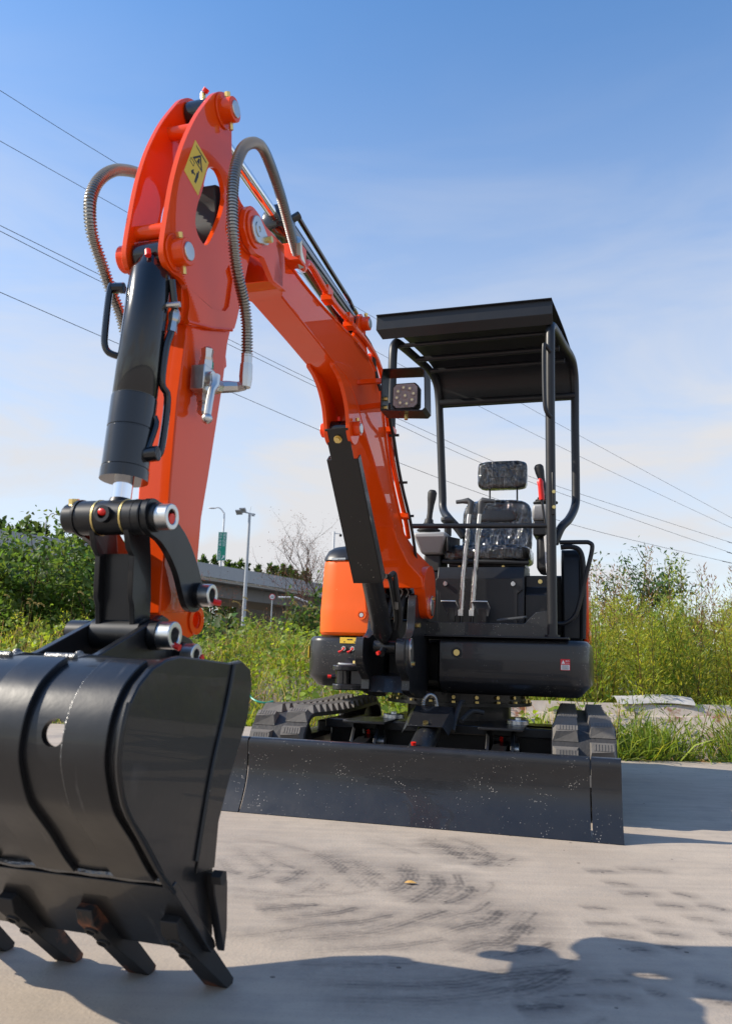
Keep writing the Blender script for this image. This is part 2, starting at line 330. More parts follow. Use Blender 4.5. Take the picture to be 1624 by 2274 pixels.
# ================================================================== setting
tag(MB().add([(-1500, -1500, -.06), (1500, -1500, -.06), (1500, 1500, -.06), (-1500, 1500, -.06)], [(0, 1, 2, 3)]).build('ground', 'dark_soil', smooth=0), None, None, kind='structure')
edge = [(-60, 5.4), (-6, 6.2), (-4, 6.5), (-2.6, 6.65), (-1.4, 6.9), (-.4, 7.05), (.25, 6.7), (.8, 6.0), (1.3, 5.5), (1.73, 5.36), (2.1, 5.42), (2.5, 5.44), (3.4, 5.5), (6, 5.7), (60, 8)]
SMEARS = [([(-0.4, 2.72), (-0.31, 2.52), (-0.25, 2.4), (-0.29, 2.33)], 0.035, 0.6), ([(-0.32, 2.68), (-0.24, 2.53), (-0.18, 2.45)], 0.035, 0.6), ([(-0.41, 2.55), (-0.36, 2.41), (-0.33, 2.38)], 0.04, 0.6), ([(-0.14, 2.67), (-0.07, 2.55), (-0.03, 2.43)], 0.06, 0.8), ([(-0.22, 2.29), (-0.18, 2.33), (-0.15, 2.43)], 0.04, 0.8), ([(-0.15, 2.24), (-0.1, 2.25), (-0.08, 2.3)], 0.03, 0.6), ([(-0.04, 2.6), (0.03, 2.47), (0.07, 2.38)], 0.05, 0.7), ([(0.07, 2.24), (0.12, 2.27), (0.16, 2.39), (0.15, 2.47)], 0.06, 0.9), ([(0.13, 2.13), (0.18, 2.21), (0.23, 2.31), (0.23, 2.41)], 0.045, 1), ([(-0.24, 2.06), (-0.19, 2.08), (-0.1, 2.11)], 0.04, 0.8), ([(-0.19, 1.99), (-0.12, 2.02), (-0.05, 2.05), (-0, 2.09)], 0.04, 0.8), ([(-0.16, 1.91), (-0.08, 1.96), (0.02, 2), (0.09, 2.05)], 0.04, 0.7), ([(-0.14, 1.86), (-0.04, 1.89), (0.07, 1.94), (0.17, 2.04), (0.22, 2.09)], 0.04, 0.7), ([(0.21, 2.14), (0.27, 2.19), (0.31, 2.26), (0.32, 2.31)], 0.03, 1), ([(0.19, 1.92), (0.27, 1.99), (0.32, 2.02), (0.36, 2.09)], 0.05, 0.9), ([(-0.12, 1.78), (-0.02, 1.81), (0.09, 1.84), (0.19, 1.89)], 0.04, 0.5), ([(0.21, 1.81), (0.28, 1.87), (0.34, 1.89), (0.41, 2.02)], 0.05, 1), ([(0.28, 1.78), (0.36, 1.83), (0.4, 1.85), (0.44, 1.89)], 0.03, 0.9), ([(-0.13, 1.72), (-0.01, 1.73), (0.13, 1.75)], 0.03, 0.5), ([(-0.14, 1.66), (0.04, 1.63), (0.2, 1.65), (0.29, 1.69), (0.43, 1.73)], 0.05, 0.7), ([(-0.08, 1.57), (0.1, 1.57), (0.25, 1.61), (0.35, 1.67)], 0.05, 0.6), ([(0.28, 1.62), (0.36, 1.66), (0.43, 1.73)], 0.03, 0.9), ([(0.29, 1.55), (0.33, 1.56), (0.38, 1.57)], 0.03, 1), ([(0.22, 2.85), (0.29, 2.77), (0.34, 2.64)], 0.055, 0.9), ([(0.34, 2.8), (0.4, 2.69), (0.43, 2.64)], 0.05, 0.9), ([(0.35, 2.55), (0.39, 2.57), (0.42, 2.61)], 0.04, 0.9), ([(-0.42, 2.81), (-0.28, 2.76), (-0.15, 2.66)], 0.03, 0.4), ([(0.04, 2.87), (0.12, 2.77), (0.2, 2.67)], 0.03, 0.35), ([(-0.34, 2.25), (-0.24, 2.2), (-0.15, 2.18)], 0.03, 0.4), ([(-0.33, 2.17), (-0.22, 2.14), (-0.11, 2.13)], 0.025, 0.4), ([(0.71, 2.39), (0.74, 2.4), (0.77, 2.39)], 0.02, 0.75), ([(0.72, 2.29), (0.76, 2.3), (0.8, 2.3)], 0.02, 0.75), ([(0.78, 2.2), (0.82, 2.2), (0.85, 2.19)], 0.02, 0.75), ([(0.87, 2.31), (0.89, 2.31), (0.91, 2.29)], 0.02, 0.75), ([(0.89, 2.21), (0.93, 2.2), (0.95, 2.18)], 0.02, 0.75), ([(0.55, 2.04), (0.6, 2.04), (0.65, 2.04)], 0.02, 0.75), ([(0.57, 1.95), (0.6, 1.95), (0.64, 1.94)], 0.02, 0.75), ([(0.82, 2.09), (0.85, 2.1), (0.88, 2.09)], 0.02, 0.75), ([(0.6, 1.86), (0.62, 1.87), (0.64, 1.87)], 0.02, 0.75), ([(0.68, 1.88), (0.7, 1.89), (0.72, 1.88)], 0.02, 0.75), ([(0.58, 2.15), (0.61, 2.16), (0.64, 2.15)], 0.02, 0.75), ([(0.69, 1.97), (0.72, 1.98), (0.75, 1.97)], 0.02, 0.75), ([(0.54, 1.72), (0.58, 1.72), (0.62, 1.72)], 0.02, 0.75), ([(0.45, 1.68), (0.5, 1.69), (0.54, 1.69)], 0.02, 0.75), ([(0.43, 1.61), (0.48, 1.61), (0.52, 1.61)], 0.02, 0.75), ([(0.56, 1.64), (0.58, 1.64), (0.59, 1.63)], 0.02, 0.75), ([(0.68, 1.71), (0.7, 1.7), (0.73, 1.68)], 0.02, 0.75), ([(0.65, 1.61), (0.68, 1.61), (0.7, 1.6)], 0.02, 0.75), ([(0.69, 2.52), (0.73, 2.53), (0.77, 2.53)], 0.02, 0.75), ([(0.79, 2.55), (0.86, 2.56), (0.93, 2.55)], 0.02, 0.75), ([(0.85, 1.99), (0.87, 1.99), (0.9, 1.98)], 0.02, 0.75), ([(0.69, 2.07), (0.72, 2.07), (0.75, 2.06)], 0.02, 0.75)]
def yard():
    x0, x1, y0, y1, st = -1.1, 1.75, 1.25, 3.35, .0075
    gx = np.arange(x0, x1 + 1e-6, st); gy = np.arange(y0, y1 + 1e-6, st); X, Y = np.meshgrid(gx, gy); val = np.zeros_like(X); rg = np.random.default_rng(4)
    extra = []
    for pts, w, inten in SMEARS[:30]:
        for _ in range(2): dx, dy, sc = rg.normal() * .06, rg.normal() * .07, rg.uniform(.5, .9); extra.append(([(p[0] + dx, p[1] + dy) for p in pts], w * sc, inten * rg.uniform(.35, .7)))
    for pts, w, inten in SMEARS + extra:
        q = np.array(smoothpoly(pts, 10, False)); n = len(q); d = np.gradient(q, axis=0); d /= np.maximum(1e-9, np.linalg.norm(d, axis=1, keepdims=True))
        sel = (X > q[:, 0].min() - .1) & (X < q[:, 0].max() + .1) & (Y > q[:, 1].min() - .1) & (Y < q[:, 1].max() + .1); P = np.stack([X[sel], Y[sel]], 1)
        D2 = ((P[:, None] - q[None]) ** 2).sum(2); k = D2.argmin(1); t = k / (n - 1); off = ((P - q[k]) * np.stack([-d[k][:, 1], d[k][:, 0]], 1)).sum(1); dist = np.sqrt(D2.min(1))
        wl = w * 1.25 * (.55 + .6 * np.sin(np.pi * np.clip(t * .85 + .1, 0, 1))); ph = rg.uniform(0, 6); edge_n = 1 + .25 * np.sin(t * 23 + ph) + .2 * np.sin(t * 61 + ph * 2)
        a = np.clip(1.25 - dist / (wl * edge_n * .62), 0, 1) * (.6 + .4 * t ** 2) * np.clip(t * 5, 0, 1) * (.75 + .25 * np.sin(off * 420 + ph))
        val[sel] = np.maximum(val[sel], a * inten); soft = np.clip(1.1 - dist / (w * 2.2), 0, 1) * .36 * np.clip(t * 5, 0, 1) * inten; val[sel] = np.maximum(val[sel], soft)
    ny, nx = X.shape; gv = [(float(a), float(b), 0.) for a, b in zip(X.ravel(), Y.ravel())]
    m_ = MB().plate_z(edge + [(60, -50), (-60, -50)], -.10, 0, [[(x0, y0), (x0, gy[-1]), (gx[-1], gy[-1]), (gx[-1], y0)]])
    k0 = len(m_.v); m_.v += gv; ii = (np.arange(ny - 1)[:, None] * nx + np.arange(nx - 1)[None]).ravel() + k0
    m_.f += np.stack([ii, ii + 1, ii + nx + 1, ii + nx], 1).tolist()
    me = bpy.data.meshes.new('concrete_yard'); me.from_pydata(m_.v, [], m_.f); me.materials.append(M['yard_concrete'])
    at = me.attributes.new('smear', 'FLOAT', 'POINT'); at.data.foreach_set('value', np.concatenate([np.zeros(k0), np.clip(val.ravel() * 1.6, 0, .92)]).astype(np.float32))
    o = bpy.data.objects.new('concrete_yard', me); col.objects.link(o); o['kind'] = 'structure'
yard()
# ---------------------------------------------------------------- viaduct
va, vbv = Vector((-30.5, 26.8, 0)), Vector((3.0, 88.8, 0)); vd = (vbv - va).normalized(); vn = Vector((vd.y, -vd.x, 0)); VL = (vbv - va).length
via = empty('viaduct', va); tag(via, 'grey concrete road viaduct running behind the weeds and shrubs', 'viaduct')
def vz_(s): return 6.7 + .8 * (s / VL) + .25 * math.sin(s * .05)
def vbox(s0, s1, o0, o1, z0, z1, name, mt, bev=0):
    vs = []
    for s in (s0, s1):
        for o in (o0, o1):
            for zz in (z0, z1): q = vd * s - vn * -o; vs.append((q.x, q.y, vz_(s) + zz))
    m_ = MB().add(vs, [(0, 1, 3, 2), (4, 6, 7, 5), (0, 4, 5, 1), (2, 3, 7, 6), (0, 2, 6, 4), (1, 5, 7, 3)]); return m_.build(name, mt, via, bev=bev, smooth=0)
k = 0; s = 0.
while s < VL - 4:
    vbox(s, s + 3.985, .0, .25, -1.02, .0, 'parapet_panel', 'road_concrete'); vbox(s, s + 3.985, -9.4, -9.15, -1.0, .0, 'parapet_panel', 'road_concrete')
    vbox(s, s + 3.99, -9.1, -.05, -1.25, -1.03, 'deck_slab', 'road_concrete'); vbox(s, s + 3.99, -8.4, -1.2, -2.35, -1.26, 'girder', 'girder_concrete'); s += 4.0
for s in (10, 32, 54):
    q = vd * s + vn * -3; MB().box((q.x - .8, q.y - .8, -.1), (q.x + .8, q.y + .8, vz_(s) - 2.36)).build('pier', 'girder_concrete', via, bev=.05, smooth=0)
vbox(34.6, 35.5, .26, .62, -1.15, .02, 'lamp_pedestal', 'road_concrete')
vbox(33.4, 34.5, .252, .29, -1.0, -.05, 'cover_plate', 'road_concrete'); vbox(35.6, 36.7, .252, .29, -1.0, -.05, 'cover_plate', 'road_concrete')
tag(MB().box((-14, 88, -.1), (14, 90, 5.6)).build('embankment', 'dark_soil', smooth=0), None, None, kind='structure')
# ---------------------------------------------------------------- poles, lamps and signs
def gooseneck(name, base, top, reach, label, r=.07, head=.55, grp=None):
    o = MB().tube([base, base + (top - base) * .82, base + (top - base) * .93 + Vector((reach * .12, 0, 0)), top + Vector((reach * .45, 0, 0)), top + Vector((reach * .8, 0, .02))], [r, r * .7, r * .62, r * .55, r * .5], 10, smooth=4).build(name, 'lamp_white')
    q = top + Vector((reach * .8, 0, 0)); g_ = math.copysign(1, reach)
    MB().sphere(q + Vector((g_ * head * .5, 0, -.02)), head * .55, 12, 7, (1, .45, .22)).build('lamp_head', 'lamp_white', o); tag(o, label, 'street lamp', grp); return o
b_ = Vector((-10.6, 58, 7.32)); t_ = Vector((-10.52, 58, 11.28))
lampA = gooseneck('street_lamp', Vector((b_.x, b_.y, 6.9)), Vector((b_.x + .05, b_.y, t_.z)), -.85, 'white gooseneck street lamp on the viaduct above a green sign', .09)
sx_, sy_ = b_.x + .04, b_.y - .12
sg = MB().box((sx_ - .32, sy_ - .03, 7.32), (sx_ + .32, sy_ + .01, 9.45)).build('road_sign', 'sign_green', bev=.02); tag(sg, 'tall narrow green road sign with white characters on a lamp post', 'road sign')
MB().plate_y([(sx_ - .31, 7.33), (sx_ + .31, 7.33), (sx_ + .31, 9.44), (sx_ - .31, 9.44)], sy_ - .034, sy_ - .031, [[(sx_ - .285, 7.355), (sx_ - .285, 9.415), (sx_ + .285, 9.415), (sx_ + .285, 7.355)]]).build('sign_border', 'white_print', sg, smooth=0)
FR = lambda x, y, z: Matrix.Translation((x, y, z)) @ Matrix.Rotation(R(90), 4, 'X')
for i, ch in enumerate('济宁市第一人民医'): text_mesh('lettering', ch, .25, 'white_print', sg, FR(sx_ - .15, sy_ - .035, 9.22 - i * .245))
for i, ch in enumerate('院东院区'): text_mesh('lettering', ch, .25, 'white_print', sg, FR(sx_ + .15, sy_ - .035, 9.22 - i * .245))
MB().plate_y([(sx_ + .02, 7.45), (sx_ + .06, 7.41), (sx_ + .19, 7.56), (sx_ + .24, 7.50), (sx_ + .25, 7.72), (sx_ + .06, 7.68), (sx_ + .13, 7.62)], sy_ - .036, sy_ - .032).build('sign_arrow', 'white_print', sg, smooth=0)
b_ = Vector((-18.13, 44, 6.78)); t_ = Vector((-18.07, 44, 8.07))
gooseneck('street_lamp', Vector((b_.x, b_.y, 4.0)), Vector((b_.x + .1, b_.y, t_.z)), .5, 'white gooseneck street lamp rising behind the leafy shrub', .06, .4).location = (0, 0, 0)
fp = Vector((-6.73, 45, 8.09)); ft = Vector((-6.68, 45, 8.62))
pl = MB().tube([(fp.x, fp.y, -.06), (fp.x, fp.y, 3), (fp.x, fp.y, ft.z)], [.13, .11, .075], 12).build('floodlight_pole', 'pole_grey'); tag(pl, 'tall grey floodlight pole standing between the green sign and the excavator', 'light pole')
zt = ft.z
MB().tube([(fp.x - .62, fp.y - .3, zt + .08), (fp.x + .30, fp.y + .15, zt - .02)], .035, 6).build('crossarm', 'pole_grey', pl); MB().tube([(fp.x, fp.y, zt), (fp.x + .06, fp.y, zt + .45)], .012, 5).build('antenna', 'pole_grey', pl)
for dx, dz in ((-.40, .10), (-.62, -.02)):
    fl_ = MB().add([(fp.x + dx - .18, fp.y - .35, zt + dz + .12), (fp.x + dx + .14, fp.y - .35, zt + dz + .14), (fp.x + dx + .2, fp.y - .1, zt + dz - .08), (fp.x + dx - .12, fp.y - .1, zt + dz - .1), (fp.x + dx - .15, fp.y - .28, zt + dz + .18), (fp.x + dx + .17, fp.y - .28, zt + dz + .2), (fp.x + dx + .23, fp.y - .03, zt + dz - .02), (fp.x + dx - .09, fp.y - .03, zt + dz - .04)], [(0, 1, 2, 3), (4, 7, 6, 5), (0, 4, 5, 1), (1, 5, 6, 2), (2, 6, 7, 3), (3, 7, 4, 0)]).build('floodlight', 'pole_grey', pl, smooth=0)
MB().box((fp.x + .12, fp.y - .1, zt - .14), (fp.x + .28, fp.y + .1, zt)).build('control_box', 'pole_grey', pl)
cp = Vector((-2.4, 60, 8.86)); ct = Vector((-2.41, 60, 10.09))
cpo = MB().tube([(cp.x, cp.y, -.06), (cp.x, cp.y, ct.z)], [.10, .08], 10).build('camera_pole', 'lamp_white'); tag(cpo, 'slim white camera pole just beside the dark engine hood', 'camera pole')
MB().tube([(cp.x, cp.y, ct.z - .15), (cp.x + .5, cp.y, ct.z - .15)], .03, 6).build('bracket_arm', 'lamp_white', cpo); MB().sphere((cp.x + .5, cp.y, ct.z - .28), .12, 10, 6).build('dome_camera', 'rubber', cpo)
sp_ = Vector((-4.6, 40, 3.49)); 
gate = MB().tube([Vector((-4.3, 40, 3.47)), Vector((-3.44, 40, 3.5)), Vector((-3.04, 40, 3.36)), Vector((-2.63, 40, 3.21))], .05, 8).build('height_barrier', 'lamp_white'); tag(gate, 'white tubular height barrier beam by the round speed sign', 'height barrier')
g2 = Vector((-2.63, 40, 3.21)); MB().tube([g2, (g2.x, g2.y, -.06)], .035, 8).build('post', 'lamp_white', gate)
ss = MB().cyl((sp_.x, sp_.y + .02, sp_.z), (sp_.x, sp_.y, sp_.z), .155, 28).build('speed_sign', 'red_print'); tag(ss, 'round white speed limit sign reading 30 with a red ring', 'road sign')
MB().cyl((sp_.x, sp_.y, sp_.z), (sp_.x, sp_.y - .004, sp_.z), .122, 28).build('sign_face', 'white_print', ss); text_mesh('lettering', '30', .17, 'ink', ss, FR(sp_.x, sp_.y - .008, sp_.z)); MB().tube([(sp_.x, sp_.y + .05, sp_.z - .1), (sp_.x, sp_.y + .05, -.06)], .03, 6).build('post', 'pole_grey', ss)
# ---------------------------------------------------------------- overhead cables
wires = [[(-14.46, 7.24, 13.40), (-13.74, 22.00, 18.91), (-13.59, 25.13, 20.21), (-11.43, 32.30, 22.07), (0.12, 46.78, 21.77), (10.83, 55.10, 19.37), (18.24, 59.88, 17.47), (31.89, 67.50, 13.58), (36.86, 70.00, 12.12), (88.71, 96.11, -3.06)],
         [(-14.16, 7.08, 11.83), (-13.50, 22.00, 17.00), (-13.36, 25.13, 18.20), (-11.13, 32.57, 20.00), (0.48, 47.04, 19.54), (7.50, 52.73, 18.20), (18.20, 59.88, 15.90), (31.84, 67.50, 12.70), (36.82, 70.00, 11.51), (89.24, 96.36, -1.05)],
         [(-13.34, 4.64, 8.94), (-11.92, 20.00, 12.78), (-11.68, 22.61, 13.51), (-10.19, 27.50, 14.39), (-3.17, 37.39, 14.23), (1.96, 42.11, 13.58), (7.38, 46.24, 12.60), (12.33, 49.54, 11.83), (27.26, 57.91, 9.86), (31.52, 60.00, 9.32), (85.06, 86.22, 2.52)],
         [(-13.33, 4.62, 8.87), (-11.90, 20.00, 12.62), (-11.66, 22.61, 13.32), (-10.11, 27.61, 14.14), (-2.73, 37.83, 13.93), (1.43, 41.65, 13.32), (6.69, 45.74, 12.31), (14.45, 50.87, 11.13), (27.22, 57.91, 9.08), (31.47, 60.00, 8.52), (84.96, 86.25, 1.41)],
         [(-14.33, 4.52, 7.97), (-11.65, 20.00, 10.69), (-11.26, 22.28, 11.13), (-9.37, 27.04, 11.61), (-6.01, 31.89, 11.54), (-1.97, 36.07, 11.01), (1.84, 39.31, 10.42), (6.59, 42.77, 9.68), (13.33, 47.01, 8.72), (24.96, 53.17, 7.71), (28.82, 55.00, 7.41), (82.94, 80.57, 3.27)]]
wl_ = ['thin overhead power cable, topmost of five', 'thin overhead power cable, second from the top of five', 'upper cable of the close-set pair of overhead power cables', 'lower cable of the close-set pair of overhead power cables', 'thin overhead power cable, lowest of five']
for pts, lb in zip(wires, wl_):
    tag(MB().tube(pts, [.011, .013], 5, smooth=6).build('power_cable', 'cable'), lb, 'power cable', 'overhead power cables')
# ---------------------------------------------------------------- rusted sheets beside the yard
def sheet(name, x0, x1, y0, prof, wob, label, mt='rusty_white', seed=1, n=40):
    r_ = random.Random(seed); ph = [r_.uniform(0, 6) for _ in range(4)]; secs = []
    for i in range(n + 1):
        x = x0 + (x1 - x0) * i / n; w = wob * (math.sin(x * 2.1 + ph[0]) + .5 * math.sin(x * 5.3 + ph[1]) + .3 * math.sin(x * 11 + ph[2]))
        top = [(x, y0 + .04 * x + p[0] + w * p[1] * 2, p[1] + w * .5 * (p[1] / prof[-1][1]) - .05) for p in prof]; secs.append(top + [(q[0], q[1] + .006, q[2] - .004) for q in top[::-1]])
    o = MB().loft(secs).build(name, mt, smooth=30); tag(o, label, 'metal sheet'); return o
sheet('metal_sheet', 1.0, 3.05, 5.68, [(0, .03), (.09, .12), (.12, .125), (.20, .21), (.23, .215), (.31, .30), (.34, .305), (.40, .385)], .012, 'long pale ribbed metal sheet with rust blotches lying at the weed edge')
sheet('metal_sheet', 2.95, 5.5, 5.64, [(.0, .03), (.10, .12), (.13, .125), (.21, .23), (.25, .235), (.33, .33), (.36, .335), (.43, .41)], .03, 'crumpled pale metal sheet with large rust patches at its broken end', 'rusty_broken', seed=5)
sheet('metal_sheet', 1.95, 2.55, 6.02, [(0, .37), (.04, .405), (.09, .425), (.16, .42)], .03, 'dull curled metal sheet lying on top of the pale ribbed sheet', 'dull_tin', seed=9)
# fallen leaf and plastic ribbon
lf = Vector((.155, 2.32, .004)); q = MB().add([lf + Vector(p) for p in ((-.018, 0, 0), (-.006, -.009, .002), (.018, -.003, .0), (.004, .009, .004), (-.008, .01, .003))], [(0, 1, 2, 3, 4)]).build('fallen_leaf', 'dry_leaf', smooth=0); tag(q, 'single yellow fallen leaf lying on the bare concrete', 'leaf')
rb_ = [Vector((-0.95, 6.9, 0.3)), Vector((-0.93, 6.9, 0.25)), Vector((-0.87, 6.85, 0.22)), Vector((-0.79, 6.85, 0.21)), Vector((-0.74, 6.9, 0.22))]
rbm = MB().tube(rb_, .008, 5, smooth=5).build('plastic_ribbon', 'ribbon_green'); tag(rbm, 'thin green plastic ribbon caught in the grass beside the left track', 'ribbon')
# ================================================================== the excavator
YAW = R(17)
EX = Vector((math.cos(YAW), -math.sin(YAW), 0)); EY = Vector((math.sin(YAW), math.cos(YAW), 0))
root = empty('mini_excavator', Vector((-.49478, 1.64665, 0)) + EX * SH.x + EY * SH.y, -YAW); root['_mc'] = 1
tag(root, 'orange and black mini excavator with canopy, dozer blade and black digging bucket', 'excavator')
def pin_boss(parent, y, z, x0, x1, r, material='orange', cap='zinc', capr=None, name='pin_boss', cap_out=.004):
    o = MB().cyl((x0, y, z), (x1, y, z), r, 24).build(name, material, parent, bev=.002)
    MB().cyl((x1 - .002, y, z), (x1 + (cap_out if x1 > x0 else -cap_out), y, z), capr or r * .68, 20).build('pin', cap, parent, bev=.0015)
    return o
def bush(parent, y, z, x0, x1, ro=.028, ri=.016):
    MB().cyl((x0 - .012, y, z), (x0 + .006, y, z), ro * 1.12, 20).build('collar', 'plain_black', parent)
    MB().ring((x0, y, z), (x1, y, z), ro, ri, 24).build('bush', 'zinc', parent, bev=.002)
    MB().cyl((x0, y, z), (x1 - .02, y, z), ri, 14).build('pin', 'rubber', parent)
def bolt(parent, p, d, r=.009, h=.008, material='brass_zinc', name='bolt'):
    p = Vector(p); d = Vector(d).normalized()
    return MB().cyl(p, p + d * h, r, 6).build(name, material, parent, smooth=20)
# ---------------------------------------------------------------- bucket
shell = [(-.205, .236), (-.253, .277), (-.30, .326), (-.343, .366), (-.362, .388), (-.38, .424), (-.389, .456), (-.385, .497), (-.372, .53), (-.353, .555), (-.318, .579), (-.284, .591), (-.242, .596), (-.184, .593), (-.05, .585), (.02, .575)]
def offs(poly, d):
    out = []; n = len(poly)
    for i in range(n):
        a = Vector(poly[max(0, i - 1)]); b = Vector(poly[min(n - 1, i + 1)]); t = (b - a).normalized(); q = Vector(poly[i]) + Vector((t.y, -t.x)) * d; out.append((q.x, q.y))
    return out
shs = smoothpoly(shell, 4, closed=False)
bucket = MB().plate(shs + offs(shs, .012)[::-1], -.268, .268).build('bucket', 'bucket_black', root)
cut(bucket, MB().cyl((.155, -.5, .484), (.155, -.25, .484), .021, 24), SH)
bucket.data.materials.clear(); bucket.data.materials.append(M['bucket_black'])
bucket.data.shade_smooth(); bucket.data.set_sharp_from_angle(angle=R(35))
sidep = [(-.284, .597), (-.242, .603), (-.184, .60), (-.051, .592), (-.008, .597), (.029, .583), (.041, .551), (.03, .486), (-.036, .38), (-.068, .313), (-.073, .233), (-.058, .12), (-.066, .10), (-.16, .19), (-.192, .216), (-.219, .232), (-.257, .274), (-.304, .323), (-.347, .362), (-.367, .386), (-.385, .422), (-.394, .456), (-.391, .498), (-.377, .533), (-.357, .559), (-.322, .584)]
for sx in (-1, 1):
    sp = MB().plate(sidep, sx * .264, sx * .277).build('side_plate', 'bucket_black', bucket, bev=.003)
    MB().plate([(-.043, .591), (-.062, .523), (-.106, .406), (-.141, .24), (-.074, .235), (-.069, .313), (-.037, .38), (.028, .486), (.039, .551), (.027, .58), (-.008, .594)], sx * .2772, sx * .2805).build('edge_strip', 'bucket_black', bucket, bev=.0015)
    MB().tube([(sx * .279, *p) for p in [(-.043, .59), (-.062, .523), (-.106, .406), (-.141, .26)]], .0045, 8, smooth=8).build('weld_bead', 'plain_black', bucket)
    MB().tube([(sx * .277, p[0], p[1]) for p in offs(smoothpoly([(-.372, .53), (-.381, .497), (-.384, .456), (-.376, .424), (-.356, .386), (-.30, .328), (-.253, .28), (-.20, .236)], 4, False), .012)], .0045, 8).build('weld_bead', 'plain_black', bucket)
    MB().plate([(-.108, .235), (-.061, .228), (-.05, .207), (-.041, .127), (-.046, .09), (-.054, .10), (-.10, .20)], sx * .281, sx * .296).build('side_cutter', 'bucket_black', bucket, bev=.002)
    bolt(bucket, (sx * .296, -.105, .228), (sx, 0, 0), .013, .018, 'rubber')
for xa, xb_ in ((.18, .255), (.03, .105), (-.125, -.05), (-.262, -.2)):
    MB().tube([(xa - .001, *p) for p in offs(shs, -.004)[10:-20]], .0032, 6).build('weld_bead', 'weld', bucket)
    MB().plate(offs(shs, -.010)[2:-18] + offs(shs, .001)[2:-18][::-1], xa, xb_).build('wear_strap', 'bucket_black', bucket, bev=.0015)
MB().plate([(-.222, .236), (-.206, .244), (-.056, .111), (-.048, .098), (-.063, .091)], -.2795, .2795).build('cutting_edge', 'bucket_black', bucket, bev=.0015)
MB().tube([(x, -.222 + .0015 * math.sin(x * 61), .246 + .001 * math.sin(x * 83)) for x in np.linspace(-.265, .265, 60)], .006, 8).build('weld_bead', 'weld', bucket)
for tx in (.2475, .0825, -.0825, -.2475):
    t = MB().plate([(-.168, .168), (-.157, .142), (-.075, .078), (.026, .0015), (.05, .0015), (.054, .010), (.0, .064), (-.05, .108), (-.135, .182)], tx - .0165, tx + .0165)
    cxm = tx                                   # taper towards the tip
    t.v = [(cxm + (p[0] - cxm) * (1.0 + .45 * max(0, min(1, (.07 - p[2]) / .07))), p[1], p[2]) for p in t.v]
    to = t.build('tooth', 'worn_tooth', bucket, bev=.0018)
    for yy, zz, rr in ((-.137, .127, .0125), (-.097, .096, .0135)):
        MB().ring((tx, yy + .004, zz + .004), (tx, yy - .0035, zz - .004), .012, .008, 14).build('bolt_socket', 'rubber', bucket)
        MB().cyl((tx, yy + .004, zz + .004), (tx, yy - .001, zz - .0015), .008, 10).build('bolt', 'rubber', bucket)
ear = [(-.225, .586), (-.168, .603), (.009, .674), (.03, .684), (.055, .677), (.07, .657), (.125, .645), (.155, .638), (.185, .622), (.195, .585)]
for sx in (-1, 1):
    MB().plate(ear, sx * .058, sx * .074).build('ear', 'bucket_black', bucket, bev=.002)
    MB().plate([(-.275, .5935), (-.235, .601), (-.18, .598), (-.05, .59), (-.05, .585), (-.28, .586)], sx * .066 - .032, sx * .066 + .032).build('ear_pad', 'bucket_black', bucket, bev=.003)
    MB().tube([(sx * .066 - .03, -.272, .596), (sx * .066 + .03, -.272, .596)], .006, 8).build('weld_bead', 'weld', bucket)
    MB().sphere((sx * .066, -.222, .598), .009, 8, 5).build('weld_bead', 'weld', bucket)
bush(bucket, -.001, .642, .088, .125); bush(bucket, .106, .604, .085, .118, .024, .013)
MB().cyl((-.12, -.001, .642), (-.074, -.001, .642), .027, 20).build('pin_boss', 'plain_black', bucket); MB().cyl((-.135, .106, .604), (-.074, .106, .604), .026, 20).build('pin_boss', 'plain_black', bucket)
MB().cyl((-.058, .106, .604), (.058, .106, .604), .03, 20).build('pin_tube', 'plain_black', bucket)
MB().plate([(.115, .60), (.122, .592), (.13, .598), (.124, .606)], .119, .124).build('grease_cap', 'red_plastic', bucket)
MB().cyl((.12, .004, .622), (.134, .004, .618), .007, 8).build('grease_cap', 'red_plastic', bucket)
# ---------------------------------------------------------------- bucket link and levers
link = MB().cyl((-.078, -.058, .876), (.074, -.058, .876), .036, 28).build('bucket_link', 'plain_black', root, bev=.002)
MB().cyl((-.112, -.058, .876), (-.078, -.058, .876), .031, 24).build('pin_boss', 'plain_black', link, bev=.003)
MB().cyl((-.083, -.058, .876), (-.077, -.058, .876), .0385, 24).build('seal_ring', 'plain_black', link)
MB().cyl((.052, -.058, .876), (.056, -.058, .876), .0368, 24).build('seal_ring', 'plain_black', link)
bolt(link, (-.098, -.064, .904), (0, -.15, 1), .011, .012)
for xx in (-.035, .03): MB().ring((xx, -.058, .876), (xx + .004, -.058, .876), .0372, .03, 24).build('weld_bead', 'brass_zinc', link)
MB().ring((.0, -.086, .876), (.0, -.105, .876), .017, .010, 18).build('grease_port', 'plain_black', link)
MB().sphere((-.002, -.1, .881), .012, 10, 6, (1, .6, .7)).build('grease_cap', 'red_plastic', link)
rib = [(-.08, .85), (-.066, .812), (-.05, .798), (-.045, .715), (-.036, .70), (-.028, .655), (.03, .655), (.026, .72), (.014, .80), (.0, .86)]
for sx in (-1, 1): MB().plate(rib, sx * .034, sx * .046).build('rib', 'plain_black', link, bev=.0015)
MB().plate([(-.03, .805), (-.012, .805), (.0, .67), (-.02, .67)], -.034, .034).build('web', 'plain_black', link)
MB().cyl((-.056, -.001, .642), (.056, -.001, .642), .034, 24).build('lower_tube', 'plain_black', link)
lever = smoothpoly([(-.09, .88), (-.076, .908), (-.045, .912), (.01, .893), (.07, .864), (.112, .829), (.146, .789), (.164, .757), (.175, .728), (.155, .702), (.121, .697), (.095, .711), (.072, .744), (.052, .773), (.017, .806), (-.025, .831), (-.075, .846)], 3)
